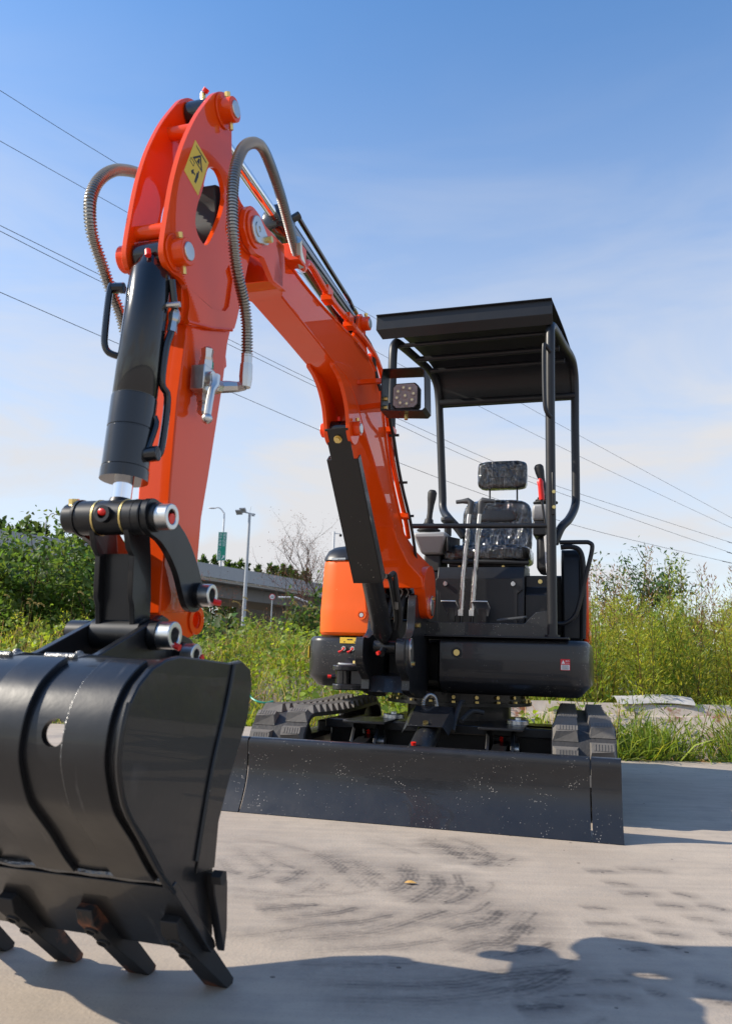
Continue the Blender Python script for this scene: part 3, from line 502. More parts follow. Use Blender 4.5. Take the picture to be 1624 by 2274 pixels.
for sx in (-1, 1):
    lv = MB().plate(lever, sx * .0745, sx * .0885).build('side_lever', 'plain_black', root, bev=.002)
    if sx > 0:
        bush(lv, -.052, .876, .094, .128, .027, .015); bush(lv, .146, .735, .094, .125, .025, .015)
        MB().cyl((.118, -.052, .873), (.128, -.052, .872), .011, 8).build('grease_cap', 'red_plastic', lv); MB().cyl((.122, .155, .722), (.136, .165, .719), .007, 8).build('grease_cap', 'red_plastic', lv)
    else: MB().cyl((-.115, .146, .735), (-.0885, .146, .735), .025, 20).build('pin_boss', 'plain_black', lv)
# ---------------------------------------------------------------- bucket cylinder
c0, c1 = Vector((0, -.006, 1.445)), Vector((0, -.041, .957)); cd = (c1 - c0).normalized()
bc = MB().tube([c0, c0 + cd * .012, c0 + cd * .30, c0 + cd * .302, c0 + cd * .305, c0 + cd * .307, c0 + cd * .375, c0 + cd * .376, c0 + cd * .378, c0 + cd * .379, c0 + cd * .462, c0 + cd * .463, c0 + cd * .466, c0 + cd * .467, c1], [.043, .047, .047, .0455, .0455, .0485, .0485, .047, .047, .0485, .0485, .047, .047, .050, .050], 32).build('bucket_cylinder', 'cylinder_black', root, smooth=50)
MB().tube([c0 - cd * .065, c0 - cd * .05, c0 - cd * .03, c0 + cd * .004], [.018, .028, .031, .041], 24).build('cylinder_eye', 'cylinder_black', bc)
MB().cyl((-.034, -.003, 1.483), (.034, -.003, 1.483), .033, 24).build('pin_tube', 'cylinder_black', bc)
MB().cyl(c1, c1 + cd * .055, .0205, 24).build('rod', 'chrome', bc); MB().tube([c1 + cd * .04, c1 + cd * .05, c1 + cd * .075], [.022, .026, .03], 20).build('rod_end', 'plain_black', bc)
MB().tube([(.012, -.045, 1.475), (.016, -.048, 1.46)], .007, 8).build('grease_cap', 'red_plastic', bc)
MB().tube([(.052, -.004, 1.42), (.058, .012, 1.34), (.056, .004, 1.30), (.052, -.004, 1.26), (.05, -.006, 1.18), (.056, .011, 1.15), (.056, .003, 1.04), (.052, -.008, 1.015)], .008, 10, smooth=4).build('pipe', 'cylinder_black', bc)
MB().tube([(.048, -.02, 1.10), (.053, -.02, 1.08), (.05, -.04, 1.02)], .006, 8, smooth=3).build('pipe', 'cylinder_black', bc)
MB().cyl((.034, -.035, 1.012), (.07, -.03, 1.016), .0165, 18).build('port_block', 'cylinder_black', bc, bev=.002)
MB().tube([(.058, .012, 1.355), (.057, .011, 1.345), (.057, .01, 1.33), (.056, .009, 1.325), (.056, .006, 1.30)], [.009, .013, .013, .010, .012], 6).build('fitting', 'zinc', bc, smooth=20)
MB().tube([(.045, -.005, 1.36), (.075, .0, 1.362)], .0065, 8).build('fitting', 'zinc', bc)
MB().tube([(-.05, -.03, 1.40), (-.075, -.035, 1.40)], .012, 10).build('bracket', 'cylinder_black', bc)
MB().tube([(-.078, -.036, 1.408), (-.08, -.04, 1.385), (-.078, -.045, 1.30), (-.075, -.045, 1.262), (-.065, -.04, 1.245), (-.04, -.03, 1.237)], .0075, 10, smooth=4).build('guard_rod', 'cylinder_black', bc)
# ---------------------------------------------------------------- arm
armp = [(.091, 1.36), (.095, 1.33), (.079, 1.176), (.076, .975), (.077, .907), (.074, .803), (.072, .757), (.073, .688), (.112, .664), (.183, .641), (.213, .643), (.25, .655), (.266, .672), (.27, .69), (.26, .71), (.236, .735), (.222, .797), (.226, .925), (.246, 1.03), (.287, 1.278), (.298, 1.395), (.31, 1.437), (.345, 1.56), (.385, 1.70), (.33, 1.77), (.27, 1.74), (.22, 1.58), (.17, 1.52), (.11, 1.47)]
arm = MB().plate(armp, -.040, .040, [circ(.23, .684, .02, 14)[::-1]]).build('arm', 'orange', root, bev=.006)
MB().ring((.0405, .23, .684), (.0445, .23, .684), .034, .02, 24).build('pin_ring', 'orange', arm)
plate = [(.151, 2.012), (.119, 1.983), (.096, 1.95), (.053, 1.879), (.024, 1.82), (-.003, 1.753), (-.022, 1.687), (-.034, 1.628), (-.042, 1.566), (-.048, 1.51), (-.049, 1.47), (-.036, 1.446), (-.005, 1.437), (.031, 1.441), (.06, 1.433), (.074, 1.412), (.077, 1.39), (.075, 1.369), (.08, 1.357), (.09, 1.354), (.19, 1.392), (.291, 1.43), (.31, 1.45), (.327, 1.509), (.36, 1.65), (.375, 1.69), (.37, 1.75), (.33, 1.785), (.285, 1.795), (.255, 1.838), (.23, 1.882), (.217, 1.96), (.212, 2.01), (.185, 2.026)]
hole = smoothpoly([(.136, 1.79), (.115, 1.772), (.105, 1.743), (.095, 1.699), (.079, 1.654), (.074, 1.611), (.086, 1.587), (.11, 1.575), (.132, 1.578), (.152, 1.604), (.187, 1.675), (.203, 1.722), (.205, 1.76), (.19, 1.785), (.165, 1.798)], 3)
pocket = [(.254, 1.59), (.176, 1.477), (.172, 1.452), (.181, 1.437), (.25, 1.461), (.268, 1.482), (.278, 1.56)]
pl2 = smoothpoly(plate, 3)
for sx in (-1, 1):
    p = MB().plate(pl2, sx * .040, sx * .0525, [hole[::-1]]).build('end_plate', 'orange', arm)
    if sx > 0:
        cut(p, MB().plate(pocket, .0455, .06), SH); p.data.materials.clear(); p.data.materials.append(M['orange']); p.data.shade_smooth(); p.data.set_sharp_from_angle(angle=R(35))
    bm__ = p.modifiers.new('bevel', 'BEVEL'); bm__.width = .002; bm__.segments = 2; bm__.limit_method = 'ANGLE'; bm__.angle_limit = R(40)
    MB().tube([(sx * .050, .078, 1.357), (sx * .050, .19, 1.39), (sx * .050, .295, 1.43)], .005, 6).build('weld_bead', 'orange', arm)
MB().cyl((.0525, .165, 1.965), (.058, .165, 1.965), .043, 28).build('boss_pad', 'orange', arm, bev=.002); MB().cyl((.0525, -.003, 1.485), (.058, -.003, 1.485), .042, 28).build('boss_pad', 'orange', arm, bev=.002)
for y, z in ((.165, 1.965), (-.003, 1.485)):
    pin_boss(arm, y, z, .056, .088, .031); pin_boss(arm, y, z, -.0525, -.08, .031)
    bolt(arm, (.072, y - .014, z + .027), (0, -.4, 1), .008, .012); bolt(arm, (.072, y + .01, z - .028), (0, .3, -1), .006, .018); 
pin_boss(arm, .33, 1.728, .0525, .061, .06, cap='rubber', capr=.05); pin_boss(arm, .33, 1.728, -.0525, -.061, .06, cap='rubber', capr=.05)
for y, z, r in ((.083, 1.858, .017), (-.012, 1.539, .017)): MB().cyl((-.041, y, z), (.041, y, z), r, 18).build('cross_tube', 'orange', arm)
MB().plate(smoothpoly([(.235, 1.62), (.26, 1.70), (.26, 1.755), (.225, 1.79), (.19, 1.775), (.205, 1.72), (.2, 1.66)], 3), -.03, .03).build('stop_block', 'rubber', arm, bev=.004)
MB().plate([(.07, 1.36), (.092, 1.36), (.092, 1.47), (.075, 1.55), (.05, 1.50)], -.040, .040).build('front_web', 'orange', arm, bev=.002)
MB().plate([(.286, 1.29), (.35, 1.345), (.365, 1.36), (.36, 1.38), (.335, 1.41), (.297, 1.39)], -.006, .006, [circ(.345, 1.363, .011, 12)[::-1]]).build('lifting_lug', 'orange', arm, bev=.002)
# warning diamond on the arm plate
st = MB().plate([(.045, 1.801), (.114, 1.787), (.077, 1.676), (.008, 1.697)], .0525, .0533).build('warning_sticker', 'yellow_print', root, smooth=0)
def dia(u, v):                                # u along first edge, v down the second
    a, b, d = Vector((.045, 1.801)), Vector((.114, 1.787)), Vector((.008, 1.697)); q = a + (b - a) * u + (d - a) * v; return (q.x, q.y)
MB().plate([dia(.12, .08), dia(.88, .08), dia(.88, .11), dia(.2, .11)], .0533, .0537).build('print', 'ink', st, smooth=0)
tri = [dia(.15, .45), dia(.85, .45), dia(.5, .12)]; tin = [dia(.27, .42), dia(.73, .42), dia(.5, .2)]
MB().plate(tri, .0533, .0537, [tin[::-1]]).build('print', 'ink', st, smooth=0)
MB().plate([dia(.45, .27), dia(.52, .25), dia(.6, .38), dia(.42, .4)], .0533, .0537).build('print', 'ink', st, smooth=0)
MB().plate([dia(.6, .62), dia(.7, .58), dia(.74, .68), dia(.72, .9), dia(.62, .9)], .0533, .0537).build('print', 'ink', st, smooth=0)
MB().plate([dia(.64, .54), dia(.7, .54), dia(.7, .585), dia(.64, .585)], .0533, .0537).build('print', 'ink', st, smooth=0)
MB().plate([dia(.3, .78), dia(.4, .66), dia(.43, .72), dia(.55, .72), dia(.55, .76), dia(.43, .77), dia(.4, .83)], .0533, .0537).build('print', 'ink', st, smooth=0)
MB().plate([dia(.08, .5), dia(.35, .5), dia(.35, .62), dia(.08, .62)], .0533, .0537, [[dia(.1, .52), dia(.1, .6), dia(.33, .6), dia(.33, .52)]]).build('print', 'ink', st, smooth=0)
# shut-off valve
vy, vz = .135, 1.235
vb = MB().box((.05, vy - .026, vz - .03), (.085, vy + .026, vz + .03)).build('shutoff_valve', 'zinc', root, bev=.002)
for s, h in ((1, .08), (-1, .075)):
    MB().tube([(.068, vy + .012, vz + s * .03), (.068, vy + .012, vz + s * .05), (.068, vy + .012, vz + s * .0505), (.068, vy + .012, vz + s * .058), (.068, vy + .012, vz + s * .0585), (.068, vy + .012, vz + s * h), (.068, vy + .012, vz + s * (h + .006))], [.018, .018, .014, .016, .013, .0155, .008], 6).build('plug_fitting', 'zinc', vb, smooth=20)
    MB().box((.0845, vy + .008, vz + s * .038 - .006), (.0855, vy + .013, vz + s * .038 + .01)).build('paint_mark', 'paint_mark', vb)
MB().tube([(.068, vy + .02, vz), (.068, vy + .05, vz + .004), (.068, vy + .052, vz + .004), (.068, vy + .075, vz + .01), (.07, vy + .077, vz + .01), (.08, vy + .10, vz + .018), (.10, vy + .116, vz + .022), (.118, vy + .118, vz + .026)], [.015, .015, .018, .018, .015, .015, .013, .013], 8).build('elbow_fitting', 'zinc', vb, smooth=25)
MB().cyl((.085, vy - .006, vz), (.099, vy - .006, vz), .017, 16).build('spindle', 'zinc', vb)
MB().tube([(.1, vy - .006, vz + .006), (.103, vy - .008, vz - .018), (.105, vy - .022, vz - .035), (.106, vy - .03, vz - .065), (.106, vy - .036, vz - .105)], [.015, .012, .008, .0085, .0085], 10).build('valve_lever', 'zinc', vb)
MB().sphere((.106, vy - .036, vz - .106), .0125, 12, 8).build('lever_knob', 'zinc', vb)
# ---------------------------------------------------------------- spiral-guarded hoses
def spiral_hose(pts, r, pitch, parent, name='hose'):
    t = MB().tube(pts, .001, 3, False, smooth=14); C = [sum((Vector(t.v[i * 3 + k]) for k in range(3)), Vector()) / 3 for i in range(len(t.v) // 3)]
    L_ = [0]
    for a, b in zip(C, C[1:]): L_.append(L_[-1] + (b - a).length)
    n = int(L_[-1] / pitch) * 4; P = []; rs = []; j = 0
    for i in range(n + 1):
        s = L_[-1] * i / n
        while j < len(L_) - 2 and L_[j + 1] < s: j += 1
        P.append(C[j].lerp(C[j + 1], (s - L_[j]) / max(1e-9, L_[j + 1] - L_[j]))); rs.append(r * (1, 1.0, .72, .72)[i % 4])
    return MB().tube(P, rs, 12).build(name, 'hose_steel', parent, smooth=60)
hr = spiral_hose([(.085, .62, 1.80), (.10, .52, 1.83), (.115, .40, 1.875), (.13, .27, 1.90), (.135, .20, 1.885), (.135, .135, 1.83), (.135, .10, 1.755), (.135, .092, 1.68), (.135, .103, 1.60), (.133, .126, 1.545), (.13, .158, 1.50), (.126, .205, 1.455), (.122, .235, 1.41), (.12, .248, 1.36), (.119, .252, 1.335)], .0145, .0075, root)
MB().tube([(.119, .252, 1.34), (.119, .253, 1.315), (.119, .253, 1.3145), (.119, .253, 1.28), (.119, .253, 1.255)], [.014, .014, .016, .017, .014], 8).build('fitting', 'zinc', hr, smooth=20)
MB().tube([(.105, .56, 1.822), (.092, .60, 1.808), (.085, .63, 1.797), (.082, .65, 1.79)], [.0155, .0155, .018, .018], 8).build('fitting', 'zinc', hr, smooth=20)
hl = spiral_hose([(-.085, .62, 1.80), (-.11, .40, 1.85), (-.13, .2, 1.825), (-.138, .108, 1.785), (-.14, .07, 1.768), (-.14, .02, 1.737), (-.14, -.022, 1.695), (-.14, -.05, 1.648), (-.14, -.059, 1.599), (-.14, -.042, 1.538), (-.138, .0, 1.484), (-.135, .045, 1.43), (-.13, .075, 1.395), (-.12, .10, 1.34), (-.09, .13, 1.26)], .0145, .0075, root)
# ---------------------------------------------------------------- boom
lower = [(.47, 1.652), (.535, 1.662), (.706, 1.656), (.883, 1.648), (1.10, 1.635), (1.22, 1.632), (1.34, 1.585), (1.46, 1.50), (1.60, 1.415), (1.762, 1.311), (1.98, 1.178)]
upper = [(.47, 1.775), (.529, 1.79), (.614, 1.795), (.769, 1.789), (.957, 1.795), (1.171, 1.812), (1.367, 1.826), (1.533, 1.82), (1.635, 1.786), (1.695, 1.735), (1.74, 1.665), (1.775, 1.59), (1.82, 1.51), (1.90, 1.405), (2.013, 1.307), (2.12, 1.225)]
lo_s = smoothpoly(lower, 3, False); up_s = smoothpoly(upper, 3, False)
boom = MB().plate(lo_s + up_s[::-1], -.050, .050).build('boom', 'orange', root, bev=.005)
MB().tube([(.052, p[0], p[1] - .004) for p in up_s[2:]], .004, 6).build('weld_bead', 'orange', boom); MB().tube([(.052, p[0], p[1] + .004) for p in lo_s[2:]], .003, 6).build('weld_bead', 'orange', boom)
fork = smoothpoly([(.268, 1.70), (.272, 1.745), (.30, 1.78), (.345, 1.787), (.40, 1.778)], 3, False) + [(.46, 1.782), (.53, 1.79), (.56, 1.66), (.47, 1.648), (.44, 1.662), (.40, 1.682), (.35, 1.668), (.30, 1.672)]
for sx in (-1, 1):
    fk = MB().plate(fork, sx * .064, sx * .079).build('fork_plate', 'orange', boom, bev=.003)
    MB().cyl((sx * .079, .33, 1.728), (sx * .0845, .33, 1.728), .05, 28).build('boss_pad', 'orange', boom, bev=.002)
    cap_ = smoothpoly([(.296, 1.728), (.306, 1.753), (.332, 1.765), (.358, 1.755), (.385, 1.742), (.402, 1.728), (.392, 1.714), (.36, 1.702), (.332, 1.691), (.306, 1.703)], 3)
    MB().plate(cap_, sx * .0845, sx * .092).build('pin_cap', 'zinc', boom, bev=.002); MB().ring((sx * .092, .332, 1.728), (sx * .0945, .332, 1.728), .02, .008, 20).build('pin_ring', 'zinc', boom)
    bolt(boom, (sx * .092, .388, 1.728), (sx, 0, 0), .0095, .014)
MB().loft([[(-.079, .47, 1.65), (.079, .47, 1.65), (.079, .47, 1.776), (-.079, .47, 1.776)], [(-.079, .535, 1.660), (.079, .535, 1.660), (.079, .53, 1.790), (-.079, .53, 1.790)], [(-.0505, .60, 1.658), (.0505, .60, 1.658), (.0505, .60, 1.796), (-.0505, .60, 1.796)]]).build('fork_block', 'orange', boom, bev=.003)
lugp = smoothpoly([(1.07, 1.637), (1.13, 1.618), (1.19, 1.588), (1.245, 1.535), (1.272, 1.475), (1.285, 1.435), (1.32, 1.41), (1.365, 1.415), (1.395, 1.45), (1.42, 1.51), (1.50, 1.60), (1.40, 1.70), (1.2, 1.68)], 3)
for sx in (-1, 1): MB().plate(lugp, sx * .037, sx * .0525).build('cylinder_lug', 'orange', boom, bev=.002); 
pin_boss(boom, 1.335, 1.47, .0525, .078, .028, capr=.02); pin_boss(boom, 1.335, 1.47, -.0525, -.078, .028, capr=.02)
bolt(boom, (.066, 1.325, 1.497), (0, -.3, 1), .008, .012)
# foot
def sec(w, fr, bk, zf=None): return [(-w, *fr), (w, *fr), (w, *bk), (-w, *bk)]
MB().loft([sec(.0505, (1.95, 1.197), (2.10, 1.243)), sec(.052, (2.03, 1.135), (2.17, 1.195)), sec(.085, (2.12, 1.045), (2.28, 1.125)), sec(.14, (2.155, .985), (2.37, 1.06)), sec(.149, (2.165, .935), (2.41, 1.0))]).build('foot_casting', 'orange', boom, bev=.006)
legp = smoothpoly([(2.165, .96), (2.22, 1.03), (2.33, 1.06), (2.40, 1.02), (2.425, .92), (2.40, .835), (2.345, .805), (2.28, .808), (2.235, .83), (2.205, .89)], 3)
for sx in (-1, 1):
    MB().plate(legp, sx * .098, sx * .150).build('foot_lug', 'orange', boom, bev=.006)
    MB().plate(smoothpoly([(2.285, .87), (2.295, .90), (2.32, .915), (2.345, .90), (2.355, .86), (2.34, .825), (2.315, .818), (2.292, .84)], 3), sx * .150, sx * .160).build('pin_cap', 'zinc', boom, bev=.002)
    bolt(boom, (sx * .16, 2.31, .90), (sx, 0, 0), .009, .012)
MB().cyl((-.098, 2.32, .865), (.098, 2.32, .865), .04, 20).build('pin_tube', 'plain_black', boom)
# hard pipes and clamps along the boom top
pipe_line = [(.082, .655, 1.79), (.078, .69, 1.80), (.066, .72, 1.815), (.062, .75, 1.85), (.06, .80, 1.862), (.058, 1.0, 1.845), (.058, 1.2, 1.852), (.058, 1.40, 1.862), (.058, 1.56, 1.852), (.058, 1.67, 1.81), (.058, 1.74, 1.73), (.058, 1.80, 1.62), (.058, 1.88, 1.49), (.06, 2.0, 1.37), (.062, 2.13, 1.26), (.062, 2.2, 1.18)]
MB().tube(pipe_line, .0115, 10, smooth=5).build('pipe', 'orange', boom)
MB().tube([(-p[0], p[1], p[2]) for p in pipe_line], .0115, 10, smooth=5).build('pipe', 'orange', boom)
MB().tube([(.03, p[1] + .012, p[2] + .012) for p in pipe_line[8:]], .009, 8, smooth=5).build('pipe', 'orange', boom)
MB().box((.04, .60, 1.78), (.10, .655, 1.84)).build('pipe_bracket', 'orange', boom, bev=.003); MB().box((-.10, .60, 1.78), (-.04, .655, 1.84)).build('pipe_bracket', 'orange', boom, bev=.003)
for y, z in ((.96, 1.815), (1.20, 1.822)):
    MB().box((.045, y - .025, z - .004), (.085, y + .02, z + .016)).build('pipe_clamp', 'orange', boom, bev=.002); MB().box((.048, y - .022, z + .018), (.07, y + .03, z + .055)).build('pipe_clamp', 'orange', boom, bev=.002)
for y, z in ((1.80, 1.60), (2.10, 1.27)): MB().box((.045, y - .015, z - .012), (.085, y + .04, z + .012)).build('pipe_clamp', 'orange', boom, bev=.002)
MB().tube([(.11, 1.62, 1.66), (.095, 1.70, 1.60), (.082, 1.80, 1.57), (.078, 1.90, 1.47), (.08, 2.0, 1.37), (.085, 2.12, 1.26), (.09, 2.22, 1.12), (.08, 2.34, .98)], .0075, 8, smooth=5).build('cable', 'rubber', boom)
for y, z in ((1.80, 1.575), (1.97, 1.40), (2.11, 1.27)): MB().cyl((.06, y, z), (.105, y + .01, z + .002), .006, 6).build('cable_tie', 'rubber', boom)
MB().tube([(.04, 1.42, 1.90), (.055, 1.52, 1.87), (.05, 1.60, 1.80), (.07, 1.62, 1.72)], .008, 8, smooth=5).build('cable', 'rubber', boom)
# arm cylinder on top of the boom
a0, a1 = Vector((0, .165, 1.965)), Vector((0, 1.40, 1.925)); ad = (a1 - a0).normalized()
ac = MB().tube([a0 + ad * .455, a0 + ad * .46, a0 + ad * .525, a0 + ad * .528, a0 + ad * .533, a0 + ad * .535, a1 - ad * .05], [.036, .043, .043, .040, .040, .039, .039], 28).build('arm_cylinder', 'cylinder_black', root, smooth=50)
MB().cyl(a0 + ad * .03, a0 + ad * .46, .0175, 20).build('rod', 'chrome', ac); MB().cyl((-.036, *a0.yz), (.036, *a0.yz), .037, 24).build('rod_eye', 'cylinder_black', ac)
MB().plate([(a0.y - .01, a0.z - .035), (a0.y + .08, a0.z - .025), (a0.y + .08, a0.z + .02), (a0.y + .0, a0.z + .036)], -.025, .025).build('rod_end', 'cylinder_black', ac, bev=.004)
MB().cyl((.0, .155, 2.0), (.0, .152, 2.018), .007, 8).build('grease_nipple', 'brass_zinc', ac); MB().tube([(.005, .15, 2.018), (.012, .148, 2.026)], .008, 8).build('grease_cap', 'red_plastic', ac)
MB().cyl((-.034, *a1.yz), (.034, *a1.yz), .036, 24).build('eye', 'cylinder_black', ac)
MB().cyl((.0, .72, 1.985), (.035, .735, 2.015), .013, 14).build('port_block', 'cylinder_black', ac)
MB().tube([(.03, .74, 2.01), (.028, .85, 2.005), (.026, 1.05, 1.995), (.024, 1.3, 1.985), (.02, 1.38, 1.975)], .0085, 8).build('pipe', 'cylinder_black', ac)
MB().cyl((.02, 1.37, 1.975), (.02, 1.40, 1.972), .012, 6).build('fitting', 'brass_zinc', ac, smooth=20)
brk = smoothpoly([(1.30, 1.80), (1.34, 1.90), (1.37, 1.955), (1.41, 1.96), (1.44, 1.93), (1.46, 1.86), (1.50, 1.80)], 3)
for sx in (-1, 1): MB().plate(brk, sx * .037, sx * .05).build('cylinder_bracket', 'orange', boom, bev=.003); pin_boss(boom, 1.40, 1.925, sx * .05, sx * .08, .028, capr=.02)
bolt(boom, (.066, 1.392, 1.953), (0, -.3, 1), .008, .012)
# boom cylinder
b0, b1 = Vector((0, 1.335, 1.47)), Vector((0, 2.06, .66)); bd = (b1 - b0).normalized(); bl = (b1 - b0).length
bcy = MB().tube([b0 + bd * .42, b0 + bd * (bl - .09), b0 + bd * (bl - .075), b0 + bd * (bl - .04)], [.045, .045, .038, .022], 28).build('boom_cylinder', 'black_paint', root, smooth=50)
MB().cyl(b0, b0 + bd * .45, .019, 18).build('rod', 'chrome', bcy); MB().cyl((-.036, *b0.yz), (.036, *b0.yz), .034, 24).build('rod_eye', 'cylinder_black', bcy); MB().cyl((-.05, *b1.yz), (.05, *b1.yz), .03, 20).build('eye', 'plain_black', bcy)
MB().cyl((.0, 1.305, 1.497), (.0, 1.298, 1.51), .007, 8).build('grease_cap', 'red_plastic', bcy); MB().tube([(0, 2.02, .645), (0, 1.99, .63)], .016, 10).build('grease_port', 'plain_black', bcy); MB().cyl((-.008, 1.99, .635), (-.014, 1.975, .63), .009, 8).build('grease_cap', 'red_plastic', bcy)
gq = Vector((0, -bd.z, bd.y)); gq = -gq if gq.y > 0 else gq        # towards the front, square to the cylinder
def gp(s, o, x): q = b0 + bd * s + gq * o; return (x, q.y, q.z)
g = MB()
def slab(s0, s1, w0, o0, o1, w1=None): w1 = w1 or w0; g.add([gp(s0, o0, -w0), gp(s0, o0, w0), gp(s1, o0, w1), gp(s1, o0, -w1), gp(s0, o1, -w0), gp(s0, o1, w0), gp(s1, o1, w1), gp(s1, o1, -w1)], [(0, 1, 2, 3), (4, 7, 6, 5), (0, 4, 5, 1), (1, 5, 6, 2), (2, 6, 7, 3), (3, 7, 4, 0)])
slab(-.03, .102, .046, .056, .052); slab(.10, .69, .064, .056, .052)
guard = g.build('rod_guard', 'plain_black', bcy, bev=.001)
for sx in (-1, 1):
    g = MB(); s_ = sx * .064; g.add([gp(.10, .056, s_), gp(.69, .056, s_), gp(.69, .0, s_), gp(.10, .02, s_), gp(.10, .056, s_ - sx * .004), gp(.69, .056, s_ - sx * .004), gp(.69, .0, s_ - sx * .004), gp(.10, .02, s_ - sx * .004)], [(0, 1, 2, 3), (4, 7, 6, 5), (0, 4, 5, 1), (1, 5, 6, 2), (2, 6, 7, 3), (3, 7, 4, 0)]); g.build('guard_flange', 'plain_black', bcy)
q = Vector(gp(.012, .056, 0)); MB().cyl(q, q + gq * .006, .016, 16).build('washer', 'brass_zinc', bcy); bolt(bcy, q + gq * .006, gq, .012, .01)
for xx, zz in ((.055, 0), (.075, .02)): MB().tube([(xx - .01, 1.86, .96), (xx, 1.90, .955 + zz), (xx + .006, 1.93, .90), (xx + .006, 2.0, .80), (xx - .005, 2.03, .74)], .011, 8, smooth=5).build('hose', 'rubber', bcy)
MB().cyl((.075, 1.955, .86), (.07, 1.975, .83), .013, 6).build('fitting', 'zinc', bcy, smooth=20)
# ---------------------------------------------------------------- swing bracket
swp = [(1.955, .665), (1.975, .70), (2.05, .70), (2.14, .745), (2.16, .88), (2.22, .915), (2.34, .92), (2.44, .85), (2.46, .46), (2.10, .455), (2.07, .515), (2.01, .55), (1.96, .60)]
swing = MB().box((-.07, 2.36, .455), (.07, 2.62, .80)).build('swing_bracket', 'plain_black', root, bev=.01)
MB().cyl((0, 2.52, .45), (0, 2.52, .84), .075, 24).build('swing_pin', 'plain_black', swing, bev=.004)
MB().plate([(2.08, .46), (2.36, .46), (2.36, .54), (2.12, .53)], -.08, .08).build('web', 'black_paint', swing)
for sx in (-1, 1):
    MB().plate(smoothpoly(swp, 3), sx * .075, sx * .112).build('cheek', 'black_paint', swing, bev=.008)
    if sx > 0:
        MB().plate(smoothpoly([(2.03, .66), (2.045, .695), (2.075, .70), (2.095, .66), (2.10, .60), (2.085, .575), (2.06, .575), (2.04, .61)], 3), .112, .122).build('pin_cap', 'zinc', swing, bev=.002); MB().cyl((.122, 2.06, .66), (.125, 2.06, .66), .016, 18).build('pin', 'zinc', swing); bolt(swing, (.122, 2.075, .59), (1, 0, 0), .009, .012)
        bolt(swing, (.112, 2.17, .765), (1, -.2, 0), .012, .022)
sc = smoothpoly([(-.285, 2.18), (-.26, 2.12), (-.21, 2.11), (-.10, 2.19), (-.08, 2.30), (-.18, 2.30), (-.265, 2.25)], 3)
for z0, z1 in ((.547, .572), (.459, .486)): MB().plate_z(sc, z0, z1).build('swing_lug', 'black_paint', swing, bev=.005)
MB().cyl((-.232, 2.18, .487), (-.232, 2.18, .546), .04, 24).build('swing_rod_eye', 'cylinder_black', swing); MB().box((-.19, 2.16, .487), (-.09, 2.29, .546)).build('web', 'black_paint', swing)
MB().plate_z(smoothpoly([(-.265, 2.18), (-.25, 2.15), (-.2, 2.15), (-.165, 2.17), (-.165, 2.2), (-.21, 2.21), (-.25, 2.205)], 2), .573, .582).build('pin_cap', 'zinc', swing, bev=.002); bolt(swing, (-.18, 2.18, .582), (0, 0, 1), .011, .012)
MB().cyl((-.27, 2.19, .517), (-.295, 2.185, .517), .013, 12).build('grease_port', 'plain_black', swing); MB().cyl((-.295, 2.18, .517), (-.312, 2.175, .517), .008, 8).build('grease_cap', 'red_plastic', swing)
MB().cyl((-.232, 2.22, .517), (-.26, 2.62, .517), .022, 16).build('swing_rod', 'chrome', swing)
for k, (x0, zz) in enumerate(((-.03, .96), (.0, .93), (.03, .97))): MB().tube([(x0, 2.20, .80), (x0 + .01, 2.24, .90), (x0 + .005, 2.30, zz), (x0 + .02, 2.42, zz + .01)], .014, 10, smooth=5).build('hose', 'rubber', swing)
for x0 in (.02, .05): spiral_hose([(x0, 2.23, .90), (x0 + .012, 2.225, .925), (x0 - .004, 2.22, .95), (x0 + .01, 2.215, .975)], .006, .004, swing)
# ---------------------------------------------------------------- upper frame
def arc(cx_, cy_, r, a0, a1, n=6): return [(cx_ + r * math.cos(R(a0 + (a1 - a0) * i / n)), cy_ + r * math.sin(R(a0 + (a1 - a0) * i / n))) for i in range(n + 1)]
plan = arc(.775, 2.49, .11, -90, -8, 8) + [(.887, 2.9), (.885, 3.3)] + arc(.60, 3.45, .28, 10, 90, 6) + [(.2, 3.76)] + arc(-.33, 3.45, .28, 90, 170, 6) + [(-.61, 3.2), (-.612, 2.8)] + arc(-.49, 2.74, .12, 188, 270, 8) + [(-.16, 2.62), (-.14, 2.64), (-.13, 2.66), (.13, 2.66), (.16, 2.62), (.172, 2.40), (.185, 2.38)]
def inset(poly, d):
    out = []; n = len(poly)
    for i in range(n):
        t = (Vector(poly[(i + 1) % n]) - Vector(poly[i - 1])).normalized(); out.append((poly[i][0] - t.y * d, poly[i][1] + t.x * d))
    return out
secs = [[(*p, z) for p in inset(plan, d)] for z, d in ((.455, .06), (.462, .045), (.505, .004), (.515, 0), (.69, 0), (.705, .004), (.716, .015), (.718, .03))]
frame = MB().loft(secs, cap=False)
n_ = len(plan); fl = len(frame.v)
for k in (0, len(secs) - 1):
    tri_ = tessellate_polygon([[Vector((*p[:2], 0)) for p in secs[k]]]); frame.f += [tuple(i + k * n_ for i in t) for t in tri_]
frame = frame.build('upper_frame', 'black_paint', root, smooth=40)
def socket_hole(x, y, z, r=.022, material='brass_zinc'):
    MB().ring((x, y - .002, z), (x, y + .002, z), r, r * .62, 20).build('recess', 'rubber', frame); MB().cyl((x, y, z), (x, y - .003, z), r * .6, 16).build('bolt', material, frame)
socket_hole(.267, 2.378, .648, .025); socket_hole(-.262, 2.618, .666, .02)
for k in range(9): a = k * 2.4; MB().cyl((.226 + .0045 * math.sqrt(k) * 1.8 * math.cos(a), 2.3815, .539 + .0045 * math.sqrt(k) * 1.8 * math.sin(a)), (.226 + .0045 * math.sqrt(k) * 1.8 * math.cos(a), 2.3785, .539 + .0045 * math.sqrt(k) * 1.8 * math.sin(a)), .003, 6).build('vent_hole', 'ink', frame)
